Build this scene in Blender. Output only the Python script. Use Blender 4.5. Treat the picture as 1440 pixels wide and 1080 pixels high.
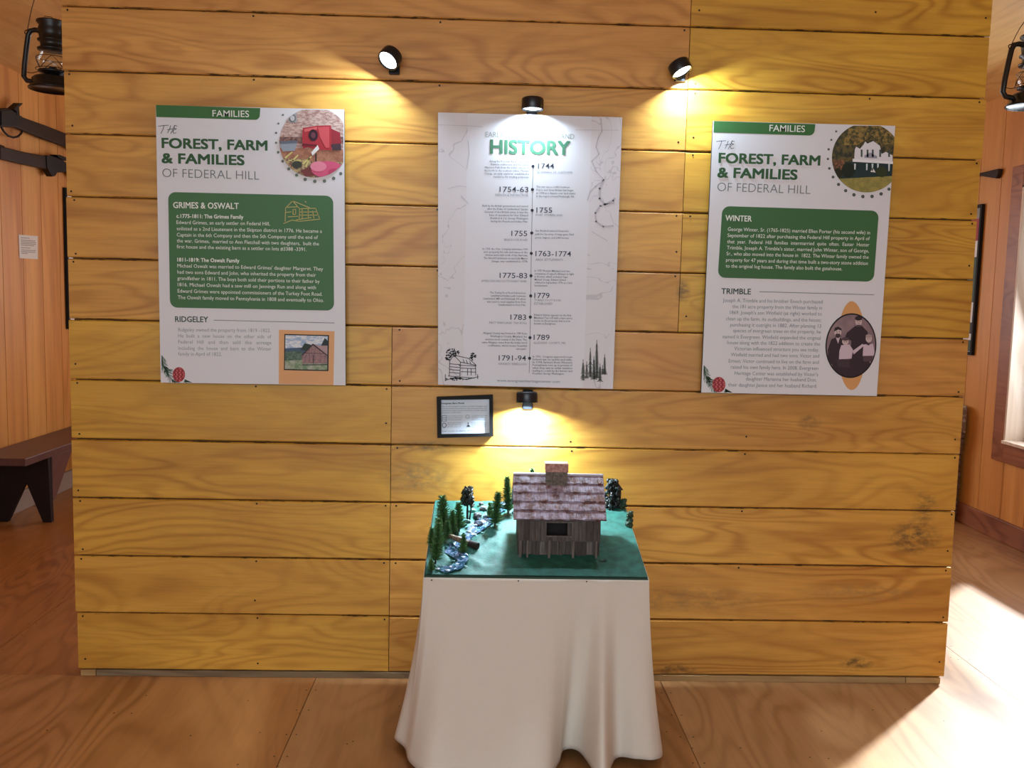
import bpy, math, random
from mathutils import Vector, Matrix
import numpy as np

for o in list(bpy.data.objects):
    bpy.data.objects.remove(o, do_unlink=True)
scene = bpy.context.scene
COL = scene.collection
rnd = random.Random(7)

# ------------------------------------------------------------------ camera
CAM = Vector((1.39209, -3.06411, 1.34566))
YAW, PITCH, ROLL, FPX = 0.03280147, 0.09553408, 0.02320202, 1261.2516
def cam_axes():
    cy, sy, cp, sp = math.cos(YAW), math.sin(YAW), math.cos(PITCH), math.sin(PITCH)
    f = Vector((sy*cp, cy*cp, -sp)); r = Vector((cy, -sy, 0)); u = r.cross(f)
    cr, sr = math.cos(ROLL), math.sin(ROLL)
    return r*cr + u*sr, u*cr - r*sr, f
RX, UY, FZ = cam_axes()
cd = bpy.data.cameras.new('camera'); cam = bpy.data.objects.new('camera', cd); COL.objects.link(cam)
cd.sensor_width = 36; cd.lens = 36*FPX/1440; cd.clip_start = .05
cam.matrix_world = Matrix(((RX.x, UY.x, -FZ.x, CAM.x), (RX.y, UY.y, -FZ.y, CAM.y), (RX.z, UY.z, -FZ.z, CAM.z), (0, 0, 0, 1)))
scene.camera = cam
# ------------------------------------------------------------------ light and exposure
wd = bpy.data.worlds.new('world'); scene.world = wd; wd.use_nodes = True
bg = wd.node_tree.nodes['Background']; bg.inputs[0].default_value = (.8, .9, 1, 1); bg.inputs[1].default_value = 1.0
def area(name, loc, target, sx, sy, power, col, spread=180, parent=None):
    l = bpy.data.lights.new(name, 'AREA'); l.shape = 'RECTANGLE'; l.size = sx; l.size_y = sy; l.energy = power; l.color = col; l.spread = math.radians(spread)
    o = bpy.data.objects.new(name, l); COL.objects.link(o); o.location = loc
    o.rotation_euler = (Vector(target)-Vector(loc)).to_track_quat('-Z', 'Y').to_euler(); return o
sl = bpy.data.lights.new('sun', 'SUN'); sl.energy = 27; sl.angle = math.radians(3.2); sl.color = (.84, .93, 1)
so = bpy.data.objects.new('sun', sl); COL.objects.link(so)
so.rotation_euler = Vector((-1, -1, -.93)).to_track_quat('-Z', 'Y').to_euler(); so.location = (7, 4, 5)
area('window_daylight', (4.72, 1.35, 1.3), (3.5, .9, .9), 1.25, 1.4, 55, (.8, .9, 1))
area('rear_daylight', (1.0, -5.6, 1.7), (1.45, 0, 1.1), 3.6, 1.9, 100, (.83, .93, 1))
area('back_fill_lamp', (1.5, 4.285, 1.6), (1.5, 0, 1.6), 2.6, 1.3, 80, (.95, .97, 1))  # added area lamp on the solid back wall, standing in for unseen windows
vs = scene.view_settings; vs.view_transform = 'Standard'; vs.look = 'None'; vs.gamma = 1; vs.use_curve_mapping = False; vs.exposure = -0.32

# ------------------------------------------------------------------ helpers
def ray(x, y): return RX*((x-720)/FPX) + UY*((540-y)/FPX) + FZ
def hit(x, y, ax, v):
    d = ray(x, y); return CAM + d*((v-CAM[ax])/d[ax])
def dist_px(y_world):  # metres per photo pixel at a depth
    return (y_world-CAM.y)/FPX
def s2l(c):
    c /= 255
    return c/12.92 if c <= .04045 else ((c+.055)/1.055)**2.4
def S(r, g, b): return (s2l(r), s2l(g), s2l(b), 1)
WM = {}
class MB:
    def __init__(s): s.v = []; s.f = []; s.m = []; s.seed = []; s.tone = []; s.sm = []
    def add(s, vs_, fs, mat=0, seed=0., tone=0., smooth=False):
        b = len(s.v); s.v += [Vector(p) for p in vs_]
        for f in fs: s.f.append([i+b for i in f]); s.m.append(mat); s.seed.append(seed); s.tone.append(tone); s.sm.append(smooth)
    def box(s, lo, hi, mat=0, seed=0., tone=0., M=None, cham=0):
        x0, y0, z0 = lo; x1, y1, z1 = hi
        p = [Vector(q) for q in ((x0,y0,z0),(x1,y0,z0),(x1,y1,z0),(x0,y1,z0),(x0,y0,z1),(x1,y0,z1),(x1,y1,z1),(x0,y1,z1))]
        if M: p = [M @ q for q in p]
        s.add(p, [(0,3,2,1),(4,5,6,7),(0,1,5,4),(1,2,6,5),(2,3,7,6),(3,0,4,7)], mat, seed, tone)
    def hexa(s, p, mat=0, seed=0., tone=0.):  # 4 front corners then 4 back corners
        s.add(p, [(0,1,2,3),(7,6,5,4),(0,4,5,1),(1,5,6,2),(2,6,7,3),(3,7,4,0)], mat, seed, tone)
    def tube(s, pts, r, n=8, mat=0, seed=0., cap=True):
        pts = [Vector(p) for p in pts]; rs = r if isinstance(r, (list, tuple)) else [r]*len(pts)
        vs_ = []; up = None
        for i, p in enumerate(pts):
            t = (pts[min(i+1, len(pts)-1)]-pts[max(i-1, 0)]).normalized()
            if up is None: up = t.orthogonal().normalized()
            up = (up - t*up.dot(t)).normalized(); w = t.cross(up)
            for k in range(n):
                a = 2*math.pi*k/n; vs_.append(p + (up*math.cos(a)+w*math.sin(a))*rs[i])
        fs = [(i*n+k, i*n+(k+1)%n, (i+1)*n+(k+1)%n, (i+1)*n+k) for i in range(len(pts)-1) for k in range(n)]
        s.add(vs_, fs, mat, seed, smooth=True)
        if cap:
            b = (len(pts)-1)*n
            s.add(vs_[:n], [tuple(range(n))[::-1]], mat, seed); s.add(vs_[b:], [tuple(range(n))], mat, seed)
    def lathe(s, prof, org, axis=(0,0,1), n=24, mat=0, smooth=True):
        ax = Vector(axis).normalized(); u = ax.orthogonal().normalized(); w = ax.cross(u); org = Vector(org)
        vs_ = [org + ax*z + (u*math.cos(2*math.pi*k/n)+w*math.sin(2*math.pi*k/n))*max(r, 1e-5) for r, z in prof for k in range(n)]
        fs = [(i*n+k, i*n+(k+1)%n, (i+1)*n+(k+1)%n, (i+1)*n+k) for i in range(len(prof)-1) for k in range(n)]
        s.add(vs_, fs, mat, smooth=smooth)
    def prism(s, pts, d, mat=0, seed=0., tone=0.):  # polygon (3D points) pushed along vector d
        n = len(pts); d = Vector(d); a = [Vector(p) for p in pts]; b = [p+d for p in a]
        s.add(a+b, [tuple(range(n)), tuple(range(2*n-1, n-1, -1))]+[(i, i+n, (i+1) % n+n, (i+1) % n) for i in range(n)], mat, seed, tone)
    def blob(s, c, r, mat=0, seed=0., sub=1, jit=.0, sq=(1,1,1)):
        t = (1+5**.5)/2
        vs_ = [Vector(q).normalized() for q in ((-1,t,0),(1,t,0),(-1,-t,0),(1,-t,0),(0,-1,t),(0,1,t),(0,-1,-t),(0,1,-t),(t,0,-1),(t,0,1),(-t,0,-1),(-t,0,1))]
        fs = [(0,11,5),(0,5,1),(0,1,7),(0,7,10),(0,10,11),(1,5,9),(5,11,4),(11,10,2),(10,7,6),(7,1,8),(3,9,4),(3,4,2),(3,2,6),(3,6,8),(3,8,9),(4,9,5),(2,4,11),(6,2,10),(8,6,7),(9,8,1)]
        for _ in range(sub-1):
            nf = []; cache = {}
            def mid(i, j):
                k = (min(i, j), max(i, j))
                if k not in cache: vs_.append(((vs_[i]+vs_[j])/2).normalized()); cache[k] = len(vs_)-1
                return cache[k]
            for a, b, c2 in fs:
                ab, bc, ca = mid(a, b), mid(b, c2), mid(c2, a); nf += [(a,ab,ca),(b,bc,ab),(c2,ca,bc),(ab,bc,ca)]
            fs = nf
        c = Vector(c); s.add([c+Vector((v.x*sq[0], v.y*sq[1], v.z*sq[2]))*r*(1+rnd.uniform(-jit, jit)) for v in vs_], fs, mat, seed)

def obj(name, mb, mats, parent=None, bevel=0, label=None):
    mats = mats if isinstance(mats, (list, tuple)) else [mats]
    me = bpy.data.meshes.new(name)
    inv = WM[parent.name].inverted() if parent is not None else Matrix.Identity(4)
    me.from_pydata([tuple(inv @ p) for p in mb.v], [], mb.f)
    for m in mats: me.materials.append(m)
    me.polygons.foreach_set('material_index', mb.m); me.polygons.foreach_set('use_smooth', mb.sm)
    for nm, dat in (('seed', mb.seed), ('tone', mb.tone)):
        if any(dat): me.attributes.new(nm, 'FLOAT', 'FACE').data.foreach_set('value', dat)
    me.update(); o = bpy.data.objects.new(name, me); COL.objects.link(o)
    if parent is not None: o.parent = parent; WM[o.name] = WM[parent.name].copy()
    else: WM[o.name] = Matrix.Identity(4)
    if bevel:
        b = o.modifiers.new('bevel', 'BEVEL'); b.width = bevel; b.segments = 2; b.limit_method = 'ANGLE'
    if label: o['label'] = label
    return o
def tag(o, label=None, cat=None, group=None, kind=None):
    if label: o['label'] = label
    if cat: o['category'] = cat
    if group: o['group'] = group
    if kind: o['kind'] = kind
    return o
def thing(name, loc, label, cat, group=None):
    o = bpy.data.objects.new(name, None); COL.objects.link(o); o.location = loc; o.empty_display_size = .05
    WM[o.name] = Matrix.Translation(Vector(loc)); return tag(o, label, cat, group)
def struct(name, mb, mats, parent=None, bevel=0):
    o = obj(name, mb, mats, parent, bevel)
    if parent is None: o['kind'] = 'structure'
    return o

# ------------------------------------------------------------------ materials
def mat(name, col, rough=.6, metal=0, emit=None, estr=0, spec=.5, alpha=None):
    m = bpy.data.materials.new(name); m.use_nodes = True; p = m.node_tree.nodes['Principled BSDF']
    p.inputs['Base Color'].default_value = col; p.inputs['Roughness'].default_value = rough; p.inputs['Metallic'].default_value = metal
    p.inputs['Specular IOR Level'].default_value = spec
    if emit: p.inputs['Emission Color'].default_value = emit; p.inputs['Emission Strength'].default_value = estr
    return m
class G:
    """small node-graph builder"""
    def __init__(s, name):
        s.m = bpy.data.materials.new(name); s.m.use_nodes = True; s.t = s.m.node_tree; s.p = s.t.nodes['Principled BSDF']
    def n(s, t, **k):
        q = s.t.nodes.new(t)
        for a, b in k.items(): setattr(q, a, b)
        return q
    def link(s, a, b): s.t.links.new(a, b)
    def put(s, sock, v):
        if hasattr(v, 'is_output'): s.link(v, sock)
        else: sock.default_value = v
    def math(s, op, a, b=0., c=None, clamp=False):
        q = s.n('ShaderNodeMath', operation=op, use_clamp=clamp); s.put(q.inputs[0], a); s.put(q.inputs[1], b)
        if c is not None: s.put(q.inputs[2], c)
        return q.outputs[0]
    def vmath(s, op, a, b):
        q = s.n('ShaderNodeVectorMath', operation=op); s.put(q.inputs[0], a); s.put(q.inputs[1], b); return q.outputs[0]
    def noise(s, vec, scale=5., detail=2., rough=.5, dist=0.):
        q = s.n('ShaderNodeTexNoise'); s.link(vec, q.inputs['Vector']); q.inputs['Scale'].default_value = scale; q.inputs['Detail'].default_value = detail
        q.inputs['Roughness'].default_value = rough; q.inputs['Distortion'].default_value = dist; return q.outputs['Fac']
    def ramp(s, fac, stops):
        q = s.n('ShaderNodeValToRGB'); s.link(fac, q.inputs[0]); e = q.color_ramp.elements
        while len(e) < len(stops): e.new(.5)
        for el, (p, c) in zip(e, stops): el.position = p; el.color = c if isinstance(c, tuple) else (c, c, c, 1)
        return q.outputs[0]
    def mix(s, fac, a, b, mode='MIX'):
        q = s.n('ShaderNodeMix', data_type='RGBA', blend_type=mode); s.put(q.inputs[0], fac); s.put(q.inputs[6], a); s.put(q.inputs[7], b); return q.outputs[2]
    def attr(s, nm): return s.n('ShaderNodeAttribute', attribute_name=nm).outputs['Fac']
    def coord(s): return s.n('ShaderNodeTexCoord').outputs['Object']
    def out(s, col, rough=.6, bump=None, bstr=.1, bdist=.002):
        s.put(s.p.inputs['Base Color'], col); s.put(s.p.inputs['Roughness'], rough)
        if bump is not None:
            b = s.n('ShaderNodeBump'); s.link(bump, b.inputs['Height']); b.inputs['Strength'].default_value = bstr; b.inputs['Distance'].default_value = bdist
            s.link(b.outputs[0], s.p.inputs['Normal'])
        return s.m

def plywood(name, light, dark, alt_light, alt_dark, stretch, fine, rough=.42, lines=16., grain=.55, edge_z=None, stains=(), patch=None):
    """rotary-cut plywood: contour-line grain along one axis, fine streaks, soft blotches"""
    g = G(name); co = g.coord(); sd = g.attr('seed')
    off = g.n('ShaderNodeCombineXYZ'); g.link(sd, off.inputs[0]); g.put(off.inputs[1], g.math('MULTIPLY', sd, 1.7)); g.put(off.inputs[2], g.math('MULTIPLY', sd, 2.3))
    v0 = g.vmath('ADD', co, off.outputs[0])
    v1 = g.vmath('MULTIPLY', v0, stretch)
    warp = g.noise(v1, 2.2, 2, .5, .4)
    n1 = g.noise(v1, .95, 2.2, .45, .6)
    w = g.math('SINE', g.math('MULTIPLY', g.math('ADD', n1, g.math('MULTIPLY', warp, .06)), lines*6.283))
    w = g.math('MULTIPLY_ADD', w, .5, .5); w = g.math('POWER', w, 2.2)
    amp = g.ramp(g.noise(v1, .7, 2), [(.35, .15), (.62, 1.)])
    w = g.math('MULTIPLY', w, amp)
    v2 = g.vmath('MULTIPLY', v0, fine)
    fn = g.noise(v2, 1., 4, .6)
    bl = g.ramp(g.noise(v1, 1.3, 4, .6, 1.0), [(.36, 0.), (.64, 1.)])
    tone = g.attr('tone')
    cl = g.mix(tone, light, alt_light); cdk = g.mix(tone, dark, alt_dark)
    f = g.math('ADD', g.math('MULTIPLY', w, grain), g.math('MULTIPLY', bl, .5), clamp=True)
    c = g.mix(f, cl, cdk)
    k = g.math('MULTIPLY_ADD', g.ramp(fn, [(.3, 0.), (.7, 1.)]), .2, .88)
    c = g.mix(1., c, g.mix(k, (0, 0, 0, 1), (1, 1, 1, 1)), 'MULTIPLY')
    if edge_z:  # weathered black flecks along the sawn edges of the boards
        z0, pitch = edge_z
        sep = g.n('ShaderNodeSeparateXYZ'); g.link(co, sep.inputs[0])
        fr = g.math('FRACT', g.math('DIVIDE', g.math('SUBTRACT', sep.outputs[2], z0), pitch))
        d = g.math('MINIMUM', fr, g.math('SUBTRACT', 1., fr))
        near = g.math('LESS_THAN', d, .022)
        fl = g.ramp(g.noise(g.vmath('MULTIPLY', co, (5, 1, 40)), 2., 4, .7), [(.52, 0.), (.6, 1.)])
        c = g.mix(g.math('MULTIPLY', g.math('MULTIPLY', near, fl), .85), c, S(45, 32, 14))
    for (x, z, rx, rz, amt, cs) in stains:
        sep = g.n('ShaderNodeSeparateXYZ'); g.link(co, sep.inputs[0])
        dx = g.math('DIVIDE', g.math('SUBTRACT', sep.outputs[0], x), rx); dz = g.math('DIVIDE', g.math('SUBTRACT', sep.outputs[2], z), rz)
        r2 = g.math('ADD', g.math('MULTIPLY', dx, dx), g.math('MULTIPLY', dz, dz))
        msk = g.math('SUBTRACT', 1., r2, clamp=True)
        nn = g.ramp(g.noise(g.vmath('MULTIPLY', co, (22, 1, 46)), 1., 5, .7), [(.4, 0.), (.62, 1.)])
        c = g.mix(g.math('MULTIPLY', g.math('MULTIPLY', msk, nn), amt), c, cs)
    return g.out(c, rough, fn, .12, .001)

M_PART = plywood('stained_plywood', S(220, 170, 54), S(170, 114, 28), S(220, 158, 84), S(170, 106, 46), (.9, 1, 4.6), (6, 5, 150), lines=17, grain=.5,
                 edge_z=(.022, .2032), stains=[(2.93, .535, .11, .07, .9, S(70, 58, 40)), (2.96, .64, .05, .07, .8, S(80, 66, 44)), (1.17, .72, .14, .07, .7, S(120, 104, 70)),
                 (2.75, .07, .07, .03, .95, S(50, 38, 26)), (2.1, .04, .08, .03, .9, S(50, 38, 26)), (2.53, .94, .05, .03, .8, S(110, 80, 40)), (2.07, 1.38, .03, .05, .8, S(90, 70, 36)), (1.2, .83, .12, .025, .75, S(110, 95, 60)), (2.15, .3, .3, .06, .5, S(130, 100, 60)), (2.75, .33, .25, .04, .5, S(130, 110, 70))])
M_FLOOR = plywood('floor_plywood', S(176, 132, 88), S(142, 98, 57), S(170, 108, 53), S(134, 78, 32), (2.8, .7, 1), (70, 4, 4), rough=.36, lines=17, grain=.65)
M_CEIL = plywood('ceiling_plywood', S(230, 186, 116), S(206, 154, 88), S(238, 200, 132), S(214, 164, 98), (1.6, .5, 1), (60, 3, 3), rough=.55, lines=12)
M_PINE = plywood('pine_planks', S(220, 156, 80), S(190, 122, 54), S(206, 136, 66), S(176, 104, 42), (2, 2.4, .22), (40, 40, 2.5), rough=.45, lines=9, grain=.6)
M_TRIMW = plywood('trim_wood', S(160, 100, 66), S(116, 62, 40), S(160, 100, 66), S(116, 62, 40), (.6, .6, 3), (4, 4, 90), rough=.4)
M_STRIP = plywood('sole_strip', S(196, 160, 104), S(160, 120, 70), S(120, 110, 92), S(70, 60, 48), (.6, 1, 3), (6, 6, 120), rough=.6)
M_JAMB = plywood('jamb_wood', S(226, 206, 190), S(200, 172, 150), S(226, 206, 190), S(200, 172, 150), (3, 3, .5), (50, 50, 3), rough=.5)
M_DARKGAP = mat('gap_backing', S(86, 58, 26), .9)
M_NAIL = mat('nail_steel', S(40, 32, 26), .5, .6)
M_BLACK = mat('black_enamel', S(16, 15, 15), .38)
M_BLACKM = mat('black_metal', S(30, 30, 32), .35, .4)
M_WHITE = mat('print_white', S(222, 223, 228), .5)
M_EDGE = mat('board_edge', S(44, 40, 36), .7)
M_FRAMEB = mat('frame_black', S(15, 14, 14), .6, spec=.25)
M_WIRE = mat('wire', S(70, 42, 30), .45, .8)
PC = {}
def ink(r, g, b, rough=.5):
    k = (r, g, b)
    if k not in PC: PC[k] = mat('ink_%02x%02x%02x' % k, S(r, g, b), rough, spec=.25)
    return PC[k]
def mottled(name, c1, c2, scale=60, stretch=(1, 1, 1), lo=.4, hi=.6):
    g = G(name); v = g.vmath('MULTIPLY', g.coord(), stretch)
    return g.out(g.mix(g.ramp(g.noise(v, scale, 3, .6), [(lo, 0.), (hi, 1.)]), c1, c2), .5)

# ================================================================== SETTING
LW, RW, CEIL, BACK, REAR = -1.39, 4.44, 2.605, 4.3, -4.7
W, ZP, PB = 3.0733, .022, .2032
# floor: 4 ft plywood sheets
fb = MB(); seams = [.827+1.2192*k for k in range(-2, 4)]
xs = [LW-.2]+[s for s in seams if LW < s < RW]+[RW+.15]
for i in range(len(xs)-1):
    ys = [REAR, -2.44, .004, 2.44, BACK+.1] if i != 3 else [REAR, -1.9, .53, 2.97, BACK+.1]
    if xs[i] > 3: ys = [REAR, -2.4, .004, 2.44, BACK+.1]
    for j in range(len(ys)-1):
        fb.box((xs[i]+.0012, ys[j]+.001, -.018), (xs[i+1]-.0012, ys[j+1]-.001, 0), 0, seed=rnd.uniform(1, 40), tone={0: .9, 1: .75, 2: .35, 3: .1}.get(i, .2))
fb.box((LW-.2, REAR, -.05), (RW+.15, BACK+.1, -.019), 1)
for s in xs[1:-1]:
    for k in range(46):
        y = REAR+.1+k*.15+rnd.uniform(-.02, .02)
        for sg in (-.018, .018):
            x = s+sg+rnd.uniform(-.005, .005)
            fb.add([(x+.0032*math.cos(a), y+.0032*math.sin(a), .0004) for a in [q*math.pi/3 for q in range(6)]], [tuple(range(6))], 2)
for k in range(150):
    x, y = rnd.uniform(-.9, 4.2), rnd.uniform(-1.2, 1.0)
    fb.add([(x+.003*math.cos(a), y+.003*math.sin(a), .0004) for a in [q*math.pi/3 for q in range(6)]], [tuple(range(6))], 2)
struct('floor', fb, [M_FLOOR, M_DARKGAP, M_NAIL])
# ceiling
cb = MB()
for i in range(6):
    for j in range(4):
        x0 = LW-.2+i*1.2192; y0 = REAR+j*2.44
        if x0 < RW+.1: cb.box((x0+.001, y0, CEIL), (min(x0+1.2182, RW+.15), min(y0+2.438, BACK+.1), CEIL+.02), 0, seed=rnd.uniform(1, 30), tone=rnd.random())
struct('ceiling', cb, [M_CEIL])
# left, right and far walls of vertical pine planks
def planks_y(mb, x0, x1, y0, y1, z0, z1, phase, pitch=.2345):
    k = math.floor((y0-phase)/pitch)
    while phase+k*pitch < y1:
        a, b = max(y0, phase+k*pitch), min(y1, phase+(k+1)*pitch)
        if b-a > .004: mb.box((x0, a+.0025, z0), (x1, b-.0025, z1), 0, seed=(k*7.31) % 40+.5, tone=(k*.37) % 1*.8)
        k += 1
wl = MB(); planks_y(wl, LW-.02, LW, REAR, BACK, 0, CEIL, 2.477); wl.box((LW-.12, REAR, 0), (LW-.012, BACK, CEIL), 1)
struct('wall_left', wl, [M_PINE, M_DARKGAP])
WY0, WY1, WZ0, WZ1 = .72, 2.005, .575, 2.05
wr = MB()
for (a, b, c, d) in ((REAR, WY0, 0, CEIL), (WY1, BACK, 0, CEIL), (WY0, WY1, 0, WZ0), (WY0, WY1, WZ1, CEIL)):
    planks_y(wr, RW, RW+.02, a, b, c, d, 2.25); wr.box((RW+.008, a, c), (RW+.13, b, d), 1)
struct('wall_right', wr, [M_PINE, M_DARKGAP])
wb = MB()
for k in range(26):
    x0 = LW-.1+k*.2345; wb.box((x0+.0025, BACK, 0), (x0+.232, BACK+.02, CEIL), 0, seed=k*3.3+1, tone=(k*.41) % 1*.8)
wb.box((LW-.12, BACK+.012, 0), (RW+.13, BACK+.1, CEIL), 1)
struct('wall_back', wb, [M_PINE, M_DARKGAP])
b = MB(); b.box((LW, REAR, 0), (LW+.02, BACK, .12), 0, seed=3.); struct('baseboard_left', b, [mat('baseboard_grey', S(150, 128, 116), .5)], bevel=.003)
b = MB(); b.box((RW-.022, REAR, 0), (RW, BACK, .125), 0, seed=9.); struct('baseboard_right', b, [M_TRIMW], bevel=.004)
# window in the right wall: casing, deep reveal, sash, pane
c = MB(); cw = .115
for (a, bb, z0, z1) in ((WY1, WY1+cw, WZ0-cw, WZ1+cw), (WY0-cw, WY0, WZ0-cw, WZ1+cw), (WY0, WY1, WZ0-cw, WZ0), (WY0, WY1, WZ1, WZ1+cw)):
    c.box((RW-.016, a, z0), (RW, bb, z1), 0, seed=rnd.uniform(1, 20))
win = struct('window_1', c, [M_TRIMW], bevel=.003)
j = MB()
for lo, hi in (((RW-.018, WY1-.016, WZ0), (RW+.15, WY1, WZ1)), ((RW-.018, WY0, WZ0), (RW+.15, WY0+.016, WZ1)), ((RW-.03, WY0, WZ0-.004), (RW+.15, WY1, WZ0+.014)), ((RW-.018, WY0, WZ1-.016), (RW+.15, WY1, WZ1))):
    j.box(lo, hi, 0, seed=rnd.uniform(1, 20))
obj('window_jamb', j, [M_JAMB], win, bevel=.002)
sb = MB(); sx0, sx1 = RW+.1, RW+.135; a0, a1, h0, h1 = WY0+.016, WY1-.016, WZ0+.014, WZ1-.016
for lo, hi in (((sx0, a0, h0), (sx1, a0+.04, h1)), ((sx0, a1-.04, h0), (sx1, a1, h1)), ((sx0, a0, h0), (sx1, a1, h0+.05)), ((sx0, a0, h1-.04), (sx1, a1, h1)), ((sx0, a0, (h0+h1)/2-.018), (sx1, a1, (h0+h1)/2+.018))):
    sb.box(lo, hi)
obj('window_sash', sb, [mat('sash_white', S(225, 222, 216), .5)], win, bevel=.002)
gm = bpy.data.materials.new('window_glass'); gm.use_nodes = True; nt = gm.node_tree; nt.nodes.clear()
no = nt.nodes.new('ShaderNodeOutputMaterial'); mx = nt.nodes.new('ShaderNodeMixShader'); tr = nt.nodes.new('ShaderNodeBsdfTransparent'); gl = nt.nodes.new('ShaderNodeBsdfGlossy'); lw = nt.nodes.new('ShaderNodeLayerWeight'); pw = nt.nodes.new('ShaderNodeMath'); pw.operation = 'MULTIPLY_ADD'
gl.inputs['Roughness'].default_value = .02; lw.inputs[0].default_value = .25; pw.inputs[1].default_value = .55; pw.inputs[2].default_value = .03; tr.inputs[0].default_value = (.96, .98, .97, 1)
nt.links.new(lw.outputs['Facing'], pw.inputs[0]); nt.links.new(pw.outputs[0], mx.inputs[0]); nt.links.new(tr.outputs[0], mx.inputs[1]); nt.links.new(gl.outputs[0], mx.inputs[2]); nt.links.new(mx.outputs[0], no.inputs[0])
M_GLASS = gm
p = MB(); p.box((sx0+.014, a0+.038, h0+.048), (sx0+.018, a1-.038, h1-.038)); obj('window_pane', p, [M_GLASS], win)

c = MB()
for lo, hi in (((.08, BACK-.03, .83), (.2, BACK, 2.37)), ((2.8, BACK-.03, .83), (2.92, BACK, 2.37)), ((.2, BACK-.03, .83), (2.8, BACK, .95)), ((.2, BACK-.03, 2.25), (2.8, BACK, 2.37)), ((1.46, BACK-.03, .95), (1.54, BACK, 2.25))):
    c.box(lo, hi, 0, seed=rnd.uniform(1, 20))
struct('back_lamp_casing', c, [M_TRIMW], bevel=.003)  # casing added around the unseen back lamp; no opening in the wall

# partition of horizontal plywood boards
pb = MB(); SPLIT_LO, SPLIT_HI = 1.0807, 2.0585
TONES = {0: (.25, .55), 1: (.35, .6), 2: (.2, .45), 3: (.15, .35), 4: (.05, .5), 5: (.1, .75), 6: (.5, .1), 7: (.55, .12), 8: (.5, .1), 9: (.6, .15), 10: (.8, .08), 11: (.85, .1), 12: (.85, .1)}
def nail(x, z):
    pb.add([(x+.0036*math.cos(a), -.0006, z+.0036*math.sin(a)) for a in [q*math.pi/3 for q in range(6)]], [tuple(range(6))], 2)
for r in range(13):
    z0 = ZP+r*PB; z1 = min(z0+PB, CEIL); sp = SPLIT_LO if r < 6 else SPLIT_HI
    for k, (xa, xb) in enumerate(((0, sp-.0012), (sp+.0012, W))):
        l = rnd.uniform(-.003, .003) if k == 0 else 0; rr = rnd.uniform(-.004, .004) if k == 1 else 0
        g0, g1 = .0012+rnd.uniform(0, .0014), .0014+rnd.uniform(0, .0016); c_ = .0035
        tilt = rnd.uniform(-.0012, .0012)
        # board with eased edges
        P = [(xa+l, c_, z0+g0), (xb+rr, c_, z0+g0), (xb+rr, 0, z0+g0+c_), (xa+l, 0, z0+g0+c_), (xb+rr, tilt, z1-g1-c_), (xa+l, tilt, z1-g1-c_), (xb+rr, c_, z1-g1), (xa+l, c_, z1-g1),
             (xa+l, .013, z0+g0), (xb+rr, .013, z0+g0), (xb+rr, .013, z1-g1), (xa+l, .013, z1-g1)]
        pb.add(P, [(0,1,2,3), (3,2,4,5), (5,4,6,7), (8,9,1,0), (7,6,10,11), (0,3,5,7,11,8), (1,9,10,6,4,2)], 0, seed=rnd.uniform(1, 60), tone=TONES[r][k])
        xn = [xa+.022, xb-.018]; m_ = xa+.62
        while m_ < xb-.3: xn.append(m_); m_ += .61
        for x in xn:
            nail(x+rnd.uniform(-.004, .004), z1-.012)
            if rnd.random() < .45: nail(x+rnd.uniform(-.006, .006), z0+.014+rnd.uniform(0, .06))
pb.box((.012, .0115, 0), (W-.012, .115, CEIL), 1)
for r in range(13):  # boards on the far face
    z0 = ZP+r*PB; z1 = min(z0+PB, CEIL)
    pb.box((0, .115, z0+.003), (W, .128, z1-.003), 0, seed=rnd.uniform(1, 60), tone=.3)
struct('wall_partition', pb, [M_PART, M_DARKGAP, M_NAIL])
t = MB()
for xa, xb, tn in ((.012, .063, .1), (.066, 1.9, .75), (1.9, 2.93, .2), (2.933, 3.058, .0)): t.box((xa, -.004, .001), (xb, .011, ZP-.001), 0, seed=rnd.uniform(1, 30), tone=tn)
struct('trim_1', t, [M_STRIP])

# ================================================================== PRINTED SHEETS
_fc = bpy.data.curves.new('txt', 'FONT'); _fo = bpy.data.objects.new('txt', _fc); COL.objects.link(_fo)
_fc.dimensions = '2D'; _fc.fill_mode = 'FRONT'
def glyphs(s, off, res=3):
    _fc.body = s; _fc.offset = off; _fc.resolution_u = res
    bpy.context.view_layer.update()
    e = _fo.evaluated_get(bpy.context.evaluated_depsgraph_get()); me = e.to_mesh()
    v = np.zeros(len(me.vertices)*3); me.vertices.foreach_get('co', v); v = v.reshape(-1, 3)[:, :2].copy()
    f = [tuple(q.vertices) for q in me.polygons]; e.to_mesh_clear(); return v, f
CAPH = float(np.ptp(glyphs('H', 0)[0][:, 1]))
def clip_poly(sub, clip):
    """Sutherland-Hodgman against a convex outline (both as 2D point lists)"""
    ar = sum(clip[i][0]*clip[(i+1) % len(clip)][1]-clip[(i+1) % len(clip)][0]*clip[i][1] for i in range(len(clip)))
    if ar < 0: clip = clip[::-1]
    out = list(sub)
    for i in range(len(clip)):
        a, b_ = clip[i], clip[(i+1) % len(clip)]; inp = out; out = []
        if not inp: break
        ins = lambda p: (b_[0]-a[0])*(p[1]-a[1])-(b_[1]-a[1])*(p[0]-a[0]) >= 0
        def isx(p, q):
            d1 = (b_[0]-a[0])*(p[1]-a[1])-(b_[1]-a[1])*(p[0]-a[0]); d2 = (b_[0]-a[0])*(q[1]-a[1])-(b_[1]-a[1])*(q[0]-a[0])
            t_ = d1/(d1-d2); return (p[0]+(q[0]-p[0])*t_, p[1]+(q[1]-p[1])*t_)
        for k in range(len(inp)):
            cur, prv = inp[k], inp[k-1]
            if ins(cur):
                if not ins(prv): out.append(isx(prv, cur))
                out.append(cur)
            elif ins(prv): out.append(isx(prv, cur))
    return out
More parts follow.
